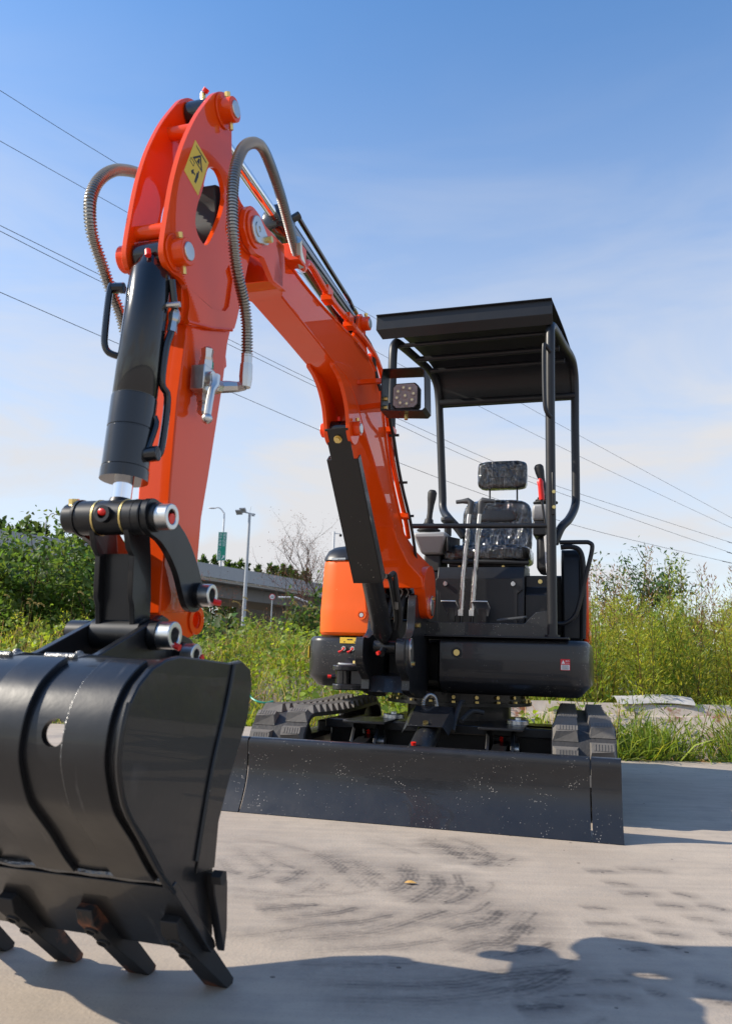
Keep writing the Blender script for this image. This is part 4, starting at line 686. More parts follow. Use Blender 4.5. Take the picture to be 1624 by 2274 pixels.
for x, z in ((.45, .60), (.47, .60), (.44, .52), (.46, .52), (.62, .60), (.30, .53)): MB().cyl((x, 2.3815, z), (x, 2.3785, z), .004, 8).build('vent_hole', 'ink', frame)
rs_ = MB().box((.752, 2.373, .581), (.794, 2.3835, .632)).build('danger_sticker', 'red_print', root, smooth=0)
MB().box((.754, 2.3722, .583), (.792, 2.3732, .606)).build('print', 'white_print', rs_, smooth=0)
MB().plate_y([(.756, .611), (.772, .611), (.764, .627)], 2.3722, 2.373).build('print', 'white_print', rs_, smooth=0)
MTX = lambda x, y, z: Matrix.Translation(Vector((x, y, z)) - SH) @ Matrix.Rotation(R(90), 4, 'X')
text_mesh('lettering', '危险', .009, 'white_print', rs_, MTX(.783, 2.3724, .622)); text_mesh('lettering', 'DANGER', .0042, 'white_print', rs_, MTX(.783, 2.3724, .612))
for z in (.602, .597, .592, .587): MB().box((.758, 2.3714, z - .0012), (.788, 2.3722, z + .0008)).build('print', 'ink', rs_, smooth=0)
ys = MB().box((-.405, 2.6155, .682), (-.297, 2.6215, .713)).build('warning_label', 'yellow_print', root, bev=.001); 
for x in (-.38, -.322): MB().cyl((x, 2.6155, .69), (x, 2.6145, .69), .0035, 8).build('print', 'ink', ys)
MB().box((-.365, 2.6145, .7), (-.335, 2.6155, .705)).build('print', 'ink', ys); MB().box((-.6145, 2.70, .60), (-.6105, 2.78, .665)).build('warning_label', 'yellow_print', frame)
MB().plate_y(smoothpoly([(-.40, .655), (-.395, .67), (-.35, .672), (-.308, .668), (-.303, .655), (-.31, .64), (-.35, .637), (-.393, .641)], 2), 2.6165, 2.6215).build('port_recess', 'rubber', frame)
for x in (-.379, -.33):
    MB().cyl((x, 2.618, .655), (x, 2.603, .655), .013, 6).build('grease_nipple', 'zinc', frame, smooth=20); MB().cyl((x, 2.603, .655), (x, 2.598, .655), .007, 8).build('grease_cap', 'red_plastic', frame); MB().tube([(x, 2.60, .652), (x - .01, 2.598, .642), (x - .024, 2.598, .634)], [.004, .004, .008], 8).build('grease_cap', 'red_plastic', frame)
MB().plate_y([(-.40, .462), (-.37, .60), (-.36, .604), (-.20, .604), (-.19, .462)], 2.617, 2.6215).build('swing_slot', 'ink', frame)
# slew ring and sill
slew = MB().cyl((.18, 2.95, .395), (.18, 2.95, .456), .36, 40).build('slew_ring', 'plain_black', root, bev=.004)
MB().cyl((.18, 2.95, .385), (.18, 2.95, .402), .39, 40).build('flange', 'plain_black', slew)
for k in range(20):
    a = 2 * math.pi * k / 20 + .1
    for rr, z in ((.362, .43), (.375, .402)): bolt(slew, (.18 + rr * math.cos(a), 2.95 + rr * math.sin(a), z), (math.cos(a), math.sin(a), 0) if z > .41 else (0, 0, 1), .010, .010)
MB().cyl((.18, 2.95, .2), (.18, 2.95, .39), .28, 32).build('pedestal', 'plain_black', slew)
MB().plate_y([(.055, .728), (.055, .795), (.585, .792), (.64, .846), (.694, .856), (.694, .728)], 2.40, 2.412).build('floor_sill', 'black_paint', root, bev=.002)
MB().box((.055, 2.352, .7215), (.79, 2.53, .7305)).build('floor_edge', 'cab_black', root, bev=.002)
cabin = MB().box((-.02, 2.41, .732), (.70, 2.64, .785)).build('cab_floor', 'cab_black', root)
MB().plate([(2.615, .786), (2.615, 1.03), (2.64, 1.092), (2.95, 1.094), (2.95, .786)], .118, .565).build('seat_box', 'cab_black', root, bev=.004)
MB().plate_y([(.126, .80), (.138, .95), (.112, .975), (.112, 1.022), (.12, 1.03), (.556, 1.03), (.562, 1.02), (.562, .975), (.532, .95), (.532, .80)], 2.603, 2.6135).build('access_panel', 'cab_black', root, bev=.002)
for x, z in ((.165, 1.0), (.512, 1.0)): MB().cyl((x, 2.603, z), (x, 2.592, z), .011, 12).build('wing_bolt', 'zinc', root); MB().box((x - .003, 2.583, z - .012), (x + .003, 2.594, z + .012)).build('wing_bolt', 'zinc', root)
MB().plate([(2.64, .786), (2.64, .95), (2.68, .99), (2.68, 1.05), (3.0, 1.05), (3.0, .786)], .567, .70).build('side_panel', 'cab_black', root, bev=.004)
MB().plate([(2.64, .786), (2.64, .95), (2.68, .99), (2.68, 1.07), (3.0, 1.07), (3.0, .786)], -.04, .116).build('side_panel', 'cab_black', root, bev=.004); bolt(root, (.64, 2.68, 1.02), (0, -1, 0), .012, .006, name='panel_bolt')
MB().box((-.15, 3.02, .716), (.82, 3.5, 1.09)).build('engine_cover', 'cab_black', root, bev=.03)
# engine hood on the left
hp = [(-.545, 2.72), (-.535, 2.66), (-.50, 2.628), (-.44, 2.618), (-.25, 2.618), (-.225, 2.66), (-.225, 3.5), (-.35, 3.62), (-.545, 3.45)]
def lerp2(a, b, t): return tuple(a[i] + (b[i] - a[i]) * t for i in range(2))
cen = (-.38, 3.0)
door = MB().loft([[(*lerp2(p, cen, d), z) for p in hp] for z, d in ((.722, .04), (.74, .0), (.85, -.008), (.872, .0), (.95, .012), (1.10, .035), (1.128, .05), (1.132, .10))]).build('engine_door', 'door_orange', root, bev=.006)
MB().ring((-.288, 2.617, .833), (-.288, 2.609, .833), .026, .017, 20).build('lock_rim', 'door_orange', door); MB().cyl((-.288, 2.62, .833), (-.288, 2.608, .833), .011, 12).build('lock', 'zinc', door)
MB().box((-.475, 2.63, 1.131), (-.395, 2.655, 1.143)).build('hinge', 'zinc', door)
MB().loft([[(*lerp2(p, cen, d), z) for p in hp] for z, d in ((1.133, .03), (1.15, .04), (1.19, .12), (1.215, .25), (1.232, .45), (1.238, .7))]).build('engine_hood', 'cab_black', root, smooth=60)
MB().tube([(-.30, 2.75, 1.2), (-.30, 2.74, 1.30)], .012, 8).build('mirror_stub', 'cab_black', root); MB().sphere((-.31, 2.74, 1.315), .022, 10, 6).build('mirror_stub', 'cab_black', root)
# right rear fender with grab rail
MB().box((.842, 2.93, .725), (.872, 3.55, 1.12)).build('fender_panel', 'orange', root, bev=.012)
fnd = MB().plate([(2.86, .73), (2.86, 1.15), (2.90, 1.215), (3.35, 1.215), (3.4, .73)], .735, .84).build('tank_cover', 'cab_black', root, bev=.015)
MB().tube([(.842, 2.85, .74), (.85, 2.85, .98), (.848, 2.85, 1.14), (.83, 2.85, 1.205), (.79, 2.85, 1.222), (.735, 2.85, 1.22)], .014, 10, smooth=4).build('cover_seal', 'rubber', fnd)
MB().tube([(.735, 2.75, 1.232), (.85, 2.75, 1.232), (.885, 2.75, 1.228), (.898, 2.75, 1.20), (.87, 2.75, 1.08), (.825, 2.75, .90), (.80, 2.75, .845), (.76, 2.75, .815), (.72, 2.75, .81)], .0115, 12, smooth=5).build('grab_rail', 'cab_black', root)
MB().sphere((.872, 2.95, .76), .022, 10, 6, (.5, 1, 1.4)).build('reflector', 'amber', root)
# ---------------------------------------------------------------- canopy
roof_tubes = lambda pts, nm='post': MB().tube(pts, .0245, 18, smooth=6)
can = MB()
rp = [(2.352, 2.398), (2.36, 2.405), (2.70, 2.40), (2.95, 2.375), (3.06, 2.33), (3.125, 2.25), (3.135, 2.13)]
rps = smoothpoly(rp, 4, False)
def rx(y, s): t = max(0, min(1, (y - 2.35) / .78)); return (.735 + .085 * t) if s > 0 else (-.175 + .19 * t)
inner = offs(rps, .004)
secs = [[(rx(p[0], -1), p[0], p[1]), (rx(p[0], 1), p[0], p[1]), (rx(p[0], 1), q_[0], q_[1]), (rx(p[0], -1), q_[0], q_[1])] for p, q_ in zip(rps, inner)]
canopy = can.loft(secs).build('canopy', 'cab_black', root)
MB().loft([[(-.177, 2.350, 2.402), (.737, 2.350, 2.402), (.737, 2.354, 2.402), (-.177, 2.354, 2.402)], [(-.177, 2.348, 2.325), (.737, 2.348, 2.325), (.737, 2.353, 2.325), (-.177, 2.353, 2.325)], [(-.15, 2.385, 2.283), (.735, 2.385, 2.283), (.735, 2.39, 2.287), (-.15, 2.39, 2.287)]]).build('roof_fascia', 'cab_black', canopy, bev=.002)
MB().plate([(2.352, 2.40), (2.352, 2.33), (2.39, 2.285), (2.46, 2.285), (2.46, 2.37)], .722, .727).build('roof_end', 'cab_black', canopy)
tR = [(.715, 2.40, .725), (.715, 2.40, 1.2), (.717, 2.40, 1.9), (.720, 2.40, 2.20), (.722, 2.43, 2.29), (.735, 2.52, 2.315), (.765, 2.75, 2.325), (.80, 2.97, 2.33), (.812, 3.07, 2.29), (.815, 3.11, 2.2), (.812, 3.11, 1.95), (.81, 3.11, 1.60), (.805, 3.09, 1.49), (.775, 3.0, 1.40), (.735, 2.93, 1.34), (.70, 2.90, 1.25)]
tL = [(-.10, 2.42, .72), (-.10, 2.42, 1.3), (-.10, 2.42, 1.9), (-.10, 2.42, 2.20), (-.098, 2.45, 2.28), (-.09, 2.52, 2.305), (-.055, 2.75, 2.315), (-.02, 2.97, 2.315), (.0, 3.07, 2.275), (.008, 3.11, 2.19), (.02, 3.11, 2.0), (.04, 3.11, 1.60), (.05, 3.09, 1.49), (.10, 3.0, 1.42), (.155, 2.95, 1.36), (.20, 2.95, 1.30)]
for t in (tR, tL): MB().tube(t, .0235, 18, smooth=6).build('roll_post', 'cab_black', canopy)
for y, z, r in ((2.47, 2.275, .012), (2.68, 2.275, .016), (2.86, 2.27, .014)): MB().tube([(rx(y, -1) + .06, y, z), (rx(y, 1) - .02, y, z)], r, 10).build('crossbar', 'cab_black', canopy)
MB().tube([(.02, 3.10, 2.15), (.815, 3.10, 2.145)], .021, 16).build('crossbar', 'cab_black', canopy)
MB().tube([(.722, 2.372, 2.135), (.70, 2.355, 2.165), (.693, 2.35, 2.15), (.692, 2.35, 2.0), (.695, 2.35, 1.86), (.705, 2.358, 1.815), (.72, 2.378, 1.80)], .0105, 12, smooth=5).build('grab_handle', 'cab_black', canopy)
MB().tube([(.03, 2.40, 1.272), (.70, 2.40, 1.262)], .0125, 12).build('handrail', 'cab_black', canopy)
MB().box((.722, 2.368, 1.31), (.735, 2.385, 1.52)).build('lock_plate', 'cab_black', canopy, bev=.003)
for z in (1.345, 1.42): bolt(canopy, (.73, 2.368, z), (0.2, -1, 0), .009, .012)
MB().plate([(2.66, 2.33), (2.68, 2.375), (2.71, 2.375), (2.73, 2.33)], .757, .763).build('lifting_eye', 'cab_black', canopy)
MB().cyl((.715, 2.40, .7305), (.715, 2.40, .742), .035, 20).build('post_foot', 'cab_black', canopy)
# ---------------------------------------------------------------- seat
def pillow(x0, x1, z0, z1, y0, y1, e=.28, nx=16, nz=14, tilt=0., bulge=None):
    vs = []; fs = []
    cx_, cz_, cy_ = (x0 + x1) / 2, (z0 + z1) / 2, (y0 + y1) / 2; sx, sz, sy = (x1 - x0) / 2, (z1 - z0) / 2, (y1 - y0) / 2
    f = lambda w: math.copysign(abs(w) ** e, w); nu, nv = 28, 18
    for i in range(nv + 1):
        v = -math.pi / 2 + math.pi * i / nv
        for j in range(nu):
            u = 2 * math.pi * j / nu; x = f(math.cos(v)) * f(math.cos(u)); z = f(math.cos(v)) * f(math.sin(u)); y = f(math.sin(v))
            yy = cy_ + sy * y
            if bulge: yy += bulge(x, z)
            vs.append((cx_ + sx * x, yy + tilt * sz * z, cz_ + sz * z))
    for i in range(nv):
        for j in range(nu): fs.append((i * nu + j, i * nu + (j + 1) % nu, (i + 1) * nu + (j + 1) % nu, (i + 1) * nu + j))
    return MB().add(vs, fs)
seat = MB().box((.16, 2.70, 1.094), (.56, 3.0, 1.13)).build('seat', 'plain_black', root, bev=.01)
def noisy(mb, amp, seed):
    r_ = random.Random(seed); c_ = Vector((0, 0, 0)); out = []
    for p in mb.v:
        w = math.sin(p[0] * 71 + seed) * math.sin(p[2] * 63 + seed * 2) + .6 * math.sin(p[0] * 143 + p[2] * 97 + seed); out.append((p[0], p[1] - amp * abs(w) - amp * .4, p[2] + amp * .3 * w))
    mb.v = out; return mb
cush = lambda g_: pillow(.118 - g_, .585 + g_, 1.128 - g_, 1.215 + g_, 2.68 - g_, 3.02, .35)
cush(0).build('seat_cushion', 'vinyl', seat, smooth=60); noisy(cush(.004), .005, 1.3).build('plastic_wrap', 'clear_wrap', seat, smooth=60)
bk = lambda g_: pillow(.19 - g_, .575 + g_, 1.17 - g_, 1.515 + g_, 2.965 - g_, 3.07, .45, tilt=.16, bulge=lambda x, z: -.025 * abs(x) ** 3 + .012 * math.cos(3 * z))
bk(0).build('backrest', 'vinyl', seat, smooth=60); noisy(bk(.004), .006, 2.1).build('plastic_wrap', 'clear_wrap', seat, smooth=60)
bi = pillow(.27, .505, 1.38, 1.49, 2.968, 3.03, .5, tilt=.16); bi.build('backrest_panel', 'vinyl', seat, smooth=60)
hd = lambda g_: pillow(.272 - g_, .545 + g_, 1.585 - g_, 1.738 + g_, 2.985 - g_, 3.06, .3)
hdo = hd(0).build('headrest', 'vinyl', seat, smooth=60); noisy(hd(.004), .005, .4).build('plastic_wrap', 'clear_wrap', seat, smooth=60)
pillow(.335, .475, 1.642, 1.69, 2.977, 3.0, .35).build('headrest_panel', 'handle_grey', seat, smooth=60)
for x in (.335, .49): MB().cyl((x, 3.02, 1.50), (x, 3.02, 1.59), .005, 8).build('headrest_post', 'plain_black', seat)
MB().tube([(.13, 2.70, 1.128), (.35, 2.665, 1.122), (.58, 2.70, 1.118)], .012, 8, smooth=4).build('seat_trim', 'rubber', seat)
for x in (.22, .45): MB().cyl((x, 2.70, 1.10), (x, 2.695, 1.10), .008, 8).build('bolt', 'brass_zinc', seat)
# ---------------------------------------------------------------- consoles and levers
def joystick(parent, base, top, r=.019):
    b, t = Vector(base), Vector(top); d = t - b
    MB().tube([b, b + d * .12, b + d * .14, b + d * .30, b + d * .55, b + d * .75, b + d * .92, b + d], [.026, .022, .016, .015, .018, .0235, .025, .015], 14, smooth=3).build('joystick', 'rubber', parent)
    bt = MB(); 
    for k in range(4): bt.cyl(b - Vector((0, 0, .012 * k + .006)), b - Vector((0, 0, .012 * k)), .03 + .011 * k, 18)
    bt.build('rubber_boot', 'rubber', parent)
con = MB().loft([[(x, y, z) for x, y in ((-.01, 2.60), (.165, 2.60), (.165, 2.95), (-.01, 2.95))] if z > 1.2 else [(x, y, z) for x, y in ((.02, 2.66), (.125, 2.66), (.125, 2.9), (.02, 2.9))] for z in (1.165, 1.25, 1.275)]).build('control_console', 'grey_plastic', root, bev=.012)
MB().box((.03, 2.68, 1.07), (.12, 2.9, 1.165)).build('console_base', 'rubber', con, bev=.01); MB().plate([(2.605, 1.17), (2.605, 1.25), (2.95, 1.29), (2.95, 1.17)], .166, .178).build('console_cheek', 'plain_black', con, bev=.004)
joystick(con, (.058, 2.66, 1.33), (.077, 2.66, 1.512)); pillow(.11, .18, 1.345, 1.378, 2.70, 2.80, .5).build('armrest', 'handle_grey', con, smooth=60); MB().cyl((.145, 2.75, 1.275), (.145, 2.75, 1.35), .02, 12).build('armrest_post', 'plain_black', con)
conr = MB().loft([[(.607, 2.62, 1.33), (.70, 2.62, 1.33), (.70, 2.9, 1.33), (.607, 2.9, 1.33)], [(.607, 2.60, 1.37), (.70, 2.60, 1.37), (.70, 2.9, 1.37), (.607, 2.9, 1.37)], [(.612, 2.60, 1.41), (.695, 2.60, 1.41), (.695, 2.9, 1.41), (.612, 2.9, 1.41)]]).build('control_console', 'grey_plastic', root, bev=.012)
MB().box((.61, 2.62, 1.25), (.70, 2.88, 1.328)).build('console_cheek', 'plain_black', conr, bev=.008); MB().box((.625, 2.64, 1.07), (.69, 2.86, 1.25)).build('console_base', 'rubber', conr, bev=.02)
joystick(conr, (.672, 2.66, 1.465), (.636, 2.66, 1.63))
MB().tube([(.690, 2.50, 1.22), (.675, 2.50, 1.33), (.664, 2.50, 1.42)], .006, 8).build('safety_lever', 'plain_black', root)
MB().tube([(.666, 2.497, 1.41), (.664, 2.497, 1.43), (.66, 2.497, 1.48), (.658, 2.497, 1.50), (.657, 2.497, 1.518)], [.013, .0145, .0135, .0165, .008], 14).build('safety_lever_grip', 'red_plastic', root)
MB().plate_y([(.675, 1.22), (.70, 1.24), (.708, .95), (.70, .93), (.685, 1.05)], 2.47, 2.474).build('document_sleeve', 'white_print', root)
for x0, xm, x1, sg in ((.265, .276, .307, -1), (.319, .334, .360, 1)):
    lv = MB().tube([(x0, 2.50, .786), (x0 + .002, 2.50, .88)], .009, 8).build('travel_lever', 'plain_black', root)
    MB().tube([(x0 + .002, 2.50, .86), (xm, 2.50, 1.03), (x1 - .006, 2.50, 1.33), (x1, 2.50, 1.36)], [.0125, .0115, .0105, .0105], 12).build('lever_shaft', 'zinc', lv)
    MB().tube([(x0 + .002, 2.50, .87), (xm, 2.50, 1.03), (x1 - .01, 2.50, 1.26)], [.016, .0145, .0125], 12).build('plastic_wrap', 'clear_wrap', lv)
    MB().tube([(x1 - .002, 2.50, 1.345), (x1 + .001, 2.50, 1.375), (x1 + .004, 2.50, 1.405), (x1 + sg * .012, 2.50, 1.415), (x1 + sg * .04, 2.50, 1.413), (x1 + sg * .072, 2.50, 1.410)], [.0125, .015, .018, .017, .0115, .010], 12).build('lever_grip', 'handle_grey', lv)
    MB().box((x0 - .012, 2.485, .83), (x0 + .012, 2.515, .86)).build('clevis', 'zinc', lv)
for xa, xb_ in ((.168, .252), (.322, .41)):
    MB().loft([[(xa, 2.47, .90), (xb_ - .01, 2.47, .90), (xb_ - .01, 2.475, .906), (xa, 2.475, .906)], [(xa + .012, 2.50, .868), (xb_, 2.50, .868), (xb_, 2.505, .874), (xa + .012, 2.505, .874)], [(xa + .03, 2.51, .83), (xb_ - .01, 2.51, .83), (xb_ - .01, 2.515, .834), (xa + .03, 2.515, .834)]]).build('travel_pedal', 'zinc', root, bev=.002)
    MB().plate([(2.50, .79), (2.53, .79), (2.515, .87), (2.50, .87)], xa + .03, xb_ - .02).build('pedal_bracket', 'plain_black', root)
MB().loft([[(.45, 2.44, .802), (.58, 2.44, .818), (.59, 2.50, .826), (.46, 2.50, .81)], [(.45, 2.44, .812), (.58, 2.44, .828), (.59, 2.50, .836), (.46, 2.50, .82)]]).build('swing_pedal', 'handle_grey', root, bev=.003)
# ---------------------------------------------------------------- work light
lx, ly, lz = .245, 1.36, 1.60
br = MB()
bo = [(.155, 1.665), (.155, 1.535), (.318, 1.523), (.33, 1.535), (.325, 1.685), (.312, 1.697), (.16, 1.702)]; bi_ = [(.159, 1.665), (.159, 1.54), (.317, 1.528), (.326, 1.537), (.321, 1.683), (.31, 1.693), (.16, 1.698)]
wl = MB().plate_y(bo, 1.33, 1.43, [bi_[::-1]]).build('work_light', 'plain_black', root)
for yy, zz in ((1.36, 1.59), (1.36, 1.555)): bolt(wl, (.160, yy, zz), (1, 0, 0), .009, .014)
oc = [(lx + .052 * sgx * (1 if k else .72), lz + .052 * sgz * (.72 if k else 1)) for sgx, sgz, ks in ((1, 1, (0, 1)), (1, -1, (1, 0)), (-1, -1, (0, 1)), (-1, 1, (1, 0))) for k in ks]
oc = [(p[0], p[1] - .005) for p in oc]
MB().plate_y(oc, 1.355, 1.40).build('lamp_housing', 'rubber', wl, bev=.004); MB().plate_y([(lx + (p[0] - lx) * .9, lz - .005 + (p[1] - lz + .005) * .9) for p in oc], 1.351, 1.356).build('lamp_lens', 'lens_plate', wl)
for k in range(9):
    a = 2 * math.pi * k / 8; rr = .033 if k < 8 else 0; x, z = lx + rr * math.cos(a + .2), lz - .005 + rr * math.sin(a + .2)
    MB().ring((x, 1.351, z), (x, 1.347, z), .0098, .0055, 14).build('reflector_cup', 'lens_plate', wl); MB().cyl((x, 1.351, z), (x, 1.3478, z), .005, 10).build('led', 'led', wl)
for k in range(6): MB().box((lx - .045, 1.40, lz - .04 + k * .014), (lx + .045, 1.415, lz - .036 + k * .014)).build('cooling_fin', 'rubber', wl)
MB().box((lx - .03, 1.36, 1.53), (lx + .03, 1.40, 1.552)).build('lamp_foot', 'rubber', wl, bev=.003); bolt(wl, (lx, 1.375, 1.527), (0, 0, -1), .008, .02)
MB().tube([(.05, 1.36, 1.665), (.155, 1.37, 1.668)], .012, 4).build('light_bracket', 'orange', boom); MB().tube([(.05, 1.40, 1.575), (.155, 1.38, 1.575)], .012, 4).build('light_bracket', 'orange', boom)
# ---------------------------------------------------------------- undercarriage (turned a little against the house)
UA = R(2.3); UC, US = math.cos(UA), math.sin(UA)
def UB(mb): mb.v = [(.23 + p[0] * UC - p[1] * US, 1.597 + p[0] * US + p[1] * UC, p[2]) for p in mb.v]; return mb
bp_ = smoothpoly([(-.034, .002), (-.002, .05), (.022, .10), (.034, .15), (.034, .20), (.028, .25), (.034, .275), (.058, .2805)], 4, False)
prof = bp_ + offs(bp_, .012)[::-1]
blade = UB(MB().plate(prof, -.662, .659)).build('dozer_blade', 'black_paint', root, bev=.002)
for x0, x1 in ((-.769, -.669), (.665, .769)): UB(MB().plate(prof, x0, x1)).build('blade_wing', 'black_paint', blade, bev=.003)
UB(MB().plate([(.045, .004), (.055, .004), (.075, .26), (.06, .262)], -.65, .65)).build('back_plate', 'plain_black', blade)
for x in (.715, -.715): UB(MB().box((x - .14, .07, .17), (x + .02, .085, .21)) if x > 0 else MB().box((x - .02, .07, .17), (x + .14, .085, .21))).build('wing_hinge', 'zinc', blade)
for x in (-.30, .30):
    UB(MB().plate([(.06, .06), (.06, .20), (.55, .27), (.62, .25), (.62, .20), (.3, .12)], x - .03, x + .03)).build('blade_arm', 'plain_black', root, bev=.004)
    for d in (-.06, .045): UB(MB().plate([(.42, .20), (.52, .325), (.60, .325), (.64, .20)], x + d, x + d + .015)).build('arm_lug', 'plain_black', root, bev=.002)
    UB(MB().cyl((x + .06, .57, .235), (x + .075, .57, .235), .028, 18)).build('arm_pin', 'zinc', root); UB(MB().cyl((x, .56, .27), (x, .55, .285), .008, 8)).build('grease_cap', 'red_plastic', root)
    UB(MB().box((x - .09, .44, .322), (x + .10, .75, .332))).build('arm_cover', 'plain_black', root, bev=.002)
bcl = UB(MB().tube([(0, .08, .20), (0, .12, .212), (0, .42, .30), (0, .55, .335)], [.03, .05, .05, .04], 20)).build('blade_cylinder', 'black_paint', root)
UB(MB().add([(-.075, .33, .335), (.075, .33, .335), (.085, .56, .405), (-.085, .56, .405), (-.075, .335, .329), (.075, .335, .329), (.085, .565, .399), (-.085, .565, .399)], [(0, 1, 2, 3), (4, 7, 6, 5), (0, 4, 5, 1), (1, 5, 6, 2), (2, 6, 7, 3), (3, 7, 4, 0)])).build('cylinder_cover', 'black_paint', bcl, bev=.002)
for sx in (-1, 1): UB(MB().add([(sx * .075, .33, .335), (sx * .085, .56, .405), (sx * .11, .56, .375), (sx * .10, .33, .30)], [(0, 1, 2, 3)])).build('cover_flange', 'black_paint', bcl)
UB(MB().cyl((0, .35, .343), (-.0, .347, .353), .012, 6)).build('bolt', 'brass_zinc', bcl, smooth=20); UB(MB().tube([(-.012, .15, .26), (-.012, .147, .285)], [.006, .011], 8)).build('grease_cap', 'red_plastic', bcl)
for pts in ([(-.05, .58, .36), (-.05, .57, .42), (-.035, .60, .45), (-.01, .63, .44), (-.0, .66, .38)], [(.10, .45, .31), (.105, .52, .37), (.115, .58, .42), (.12, .64, .425)], [(.13, .5, .35), (.16, .62, .385), (.21, .66, .38)]):
    t = MB().tube(pts, .001, 3, False, smooth=1); hp_ = [tuple(sum(t.v[i * 3 + k][a] for k in range(3)) / 3 for a in range(3)) for i in range(len(pts))]; m_ = MB(); m_.v = hp_; UB(m_); (spiral_hose(m_.v, .011, .007, bcl) if pts[0][0] < 0 else MB().tube(m_.v, .011, 10, smooth=5).build('hose', 'rubber', bcl))
chassis = UB(MB().box((-.36, .66, .16), (.36, 1.6, .31))).build('chassis', 'plain_black', root, bev=.02)
UB(MB().box((-.53, .72, .17), (.53, .92, .285))).build('cross_beam', 'plain_black', chassis, bev=.008); UB(MB().box((-.53, 1.3, .17), (.53, 1.5, .285))).build('cross_beam', 'plain_black', chassis, bev=.008)
UB(MB().box((-.52, .60, .285), (.52, .66, .325))).build('front_beam', 'plain_black', chassis, bev=.004)
for x in (-.22, .36): UB(MB().cyl((x, .72, .33), (x, .72, .352), .05, 20)).build('guide_pin', 'zinc', chassis, bev=.003); UB(MB().cyl((x, .72, .352), (x, .72, .362), .014, 6)).build('bolt', 'zinc', chassis, smooth=20)
# tracks
YF, YR, ZC, RB = .44, 1.62, .199, .161
plen = 2 * (YR - YF) + 2 * math.pi * RB
def tpath(s):
    s %= plen; a = YR - YF
    if s < a: return YF + s, ZC + RB - .012 * math.sin(math.pi * s / a), 0.
    s -= a; h_ = math.pi * RB
    if s < h_: t = s / RB; return YR + RB * math.sin(t), ZC + RB * math.cos(t), -t
    s -= h_
    if s < a: return YR - s, ZC - RB, -math.pi
    s -= a; t = s / RB; return YF - RB * math.sin(t), ZC - RB * math.cos(t), -math.pi - t
NP = 34
lugm = {}
for side in (-1, 1):                            # one shared tread-block mesh for the inner and the outer row
    a, b = (.022, .122) if side > 0 else (-.122, -.022); o_ = side
    lo_ = [(a, -.039, -.003), (b, -.039, -.003), (b, .037, -.003), (a, .037, -.003)]; ins = .012
    hi_ = [(a + (.006 if side > 0 else .014), -.021, .0325), (b - (.014 if side > 0 else .006), -.014, .0325), (b - (.014 if side > 0 else .006), .017, .0325), (a + (.006 if side > 0 else .014), .017, .0325)]
    mb = MB().loft([lo_, hi_])
    for k in range(7):
        x = hi_[0][0] + .008 + k * .0115; mb.box((x, -.012, .0322), (x + .008, .0155, .0345))
    lugm[side] = mb.mesh('tread_block'); lugm[side].materials.append(M['worn_rubber']); lugm[side].shade_flat()
for sx, xc in ((-1, -.645), (1, .645)):
    cs = 96; secs = []
    for i in range(cs):
        y, z, th = tpath(plen * i / cs); ny, nz_ = math.sin(-th), math.cos(th)
        secs.append([(xc - .125, y - ny * .018, z - nz_ * .018), (xc + .125, y - ny * .018, z - nz_ * .018), (xc + .125, y, z), (xc - .125, y, z)])
    secs.append(secs[0]); trk = UB(MB().loft(secs, cap=False)).build('track', 'track_rubber', root, smooth=30)
    for i in range(NP):
        for side in (-1, 1):
            y, z, th = tpath(plen * (i + (.25 if side > 0 else 0)) / NP)
            o = bpy.data.objects.new('tread_block', lugm[side]); col.objects.link(o); o.parent = trk
            p_ = Vector((.23 + xc * UC - y * US, 1.597 + xc * US + y * UC, z)) - SH
            o.matrix_local = Matrix.Translation(p_) @ Matrix.Rotation(UA, 4, 'Z') @ Matrix.Rotation(th, 4, 'X')
    tf = UB(MB().box((xc - .07, YF - .02, .10), (xc + .07, YR + .02, .25))).build('track_frame', 'plain_black', root, bev=.02)
    for y in (YF, YR): UB(MB().cyl((xc - .075, y, ZC), (xc + .075, y, ZC), .135, 28)).build('idler_wheel' if y < 1 else 'sprocket', 'plain_black', tf, bev=.01)
    for y in np.linspace(YF + .28, YR - .28, 3): UB(MB().cyl((xc - .08, y, .085), (xc + .08, y, .085), .062, 18)).build('roller', 'plain_black', tf, bev=.005)
    UB(MB().box((xc - sx * .07 - .05, .8, .24), (xc - sx * .07 + .05, 1.4, .30))).build('frame_guard', 'plain_black', tf, bev=.01)
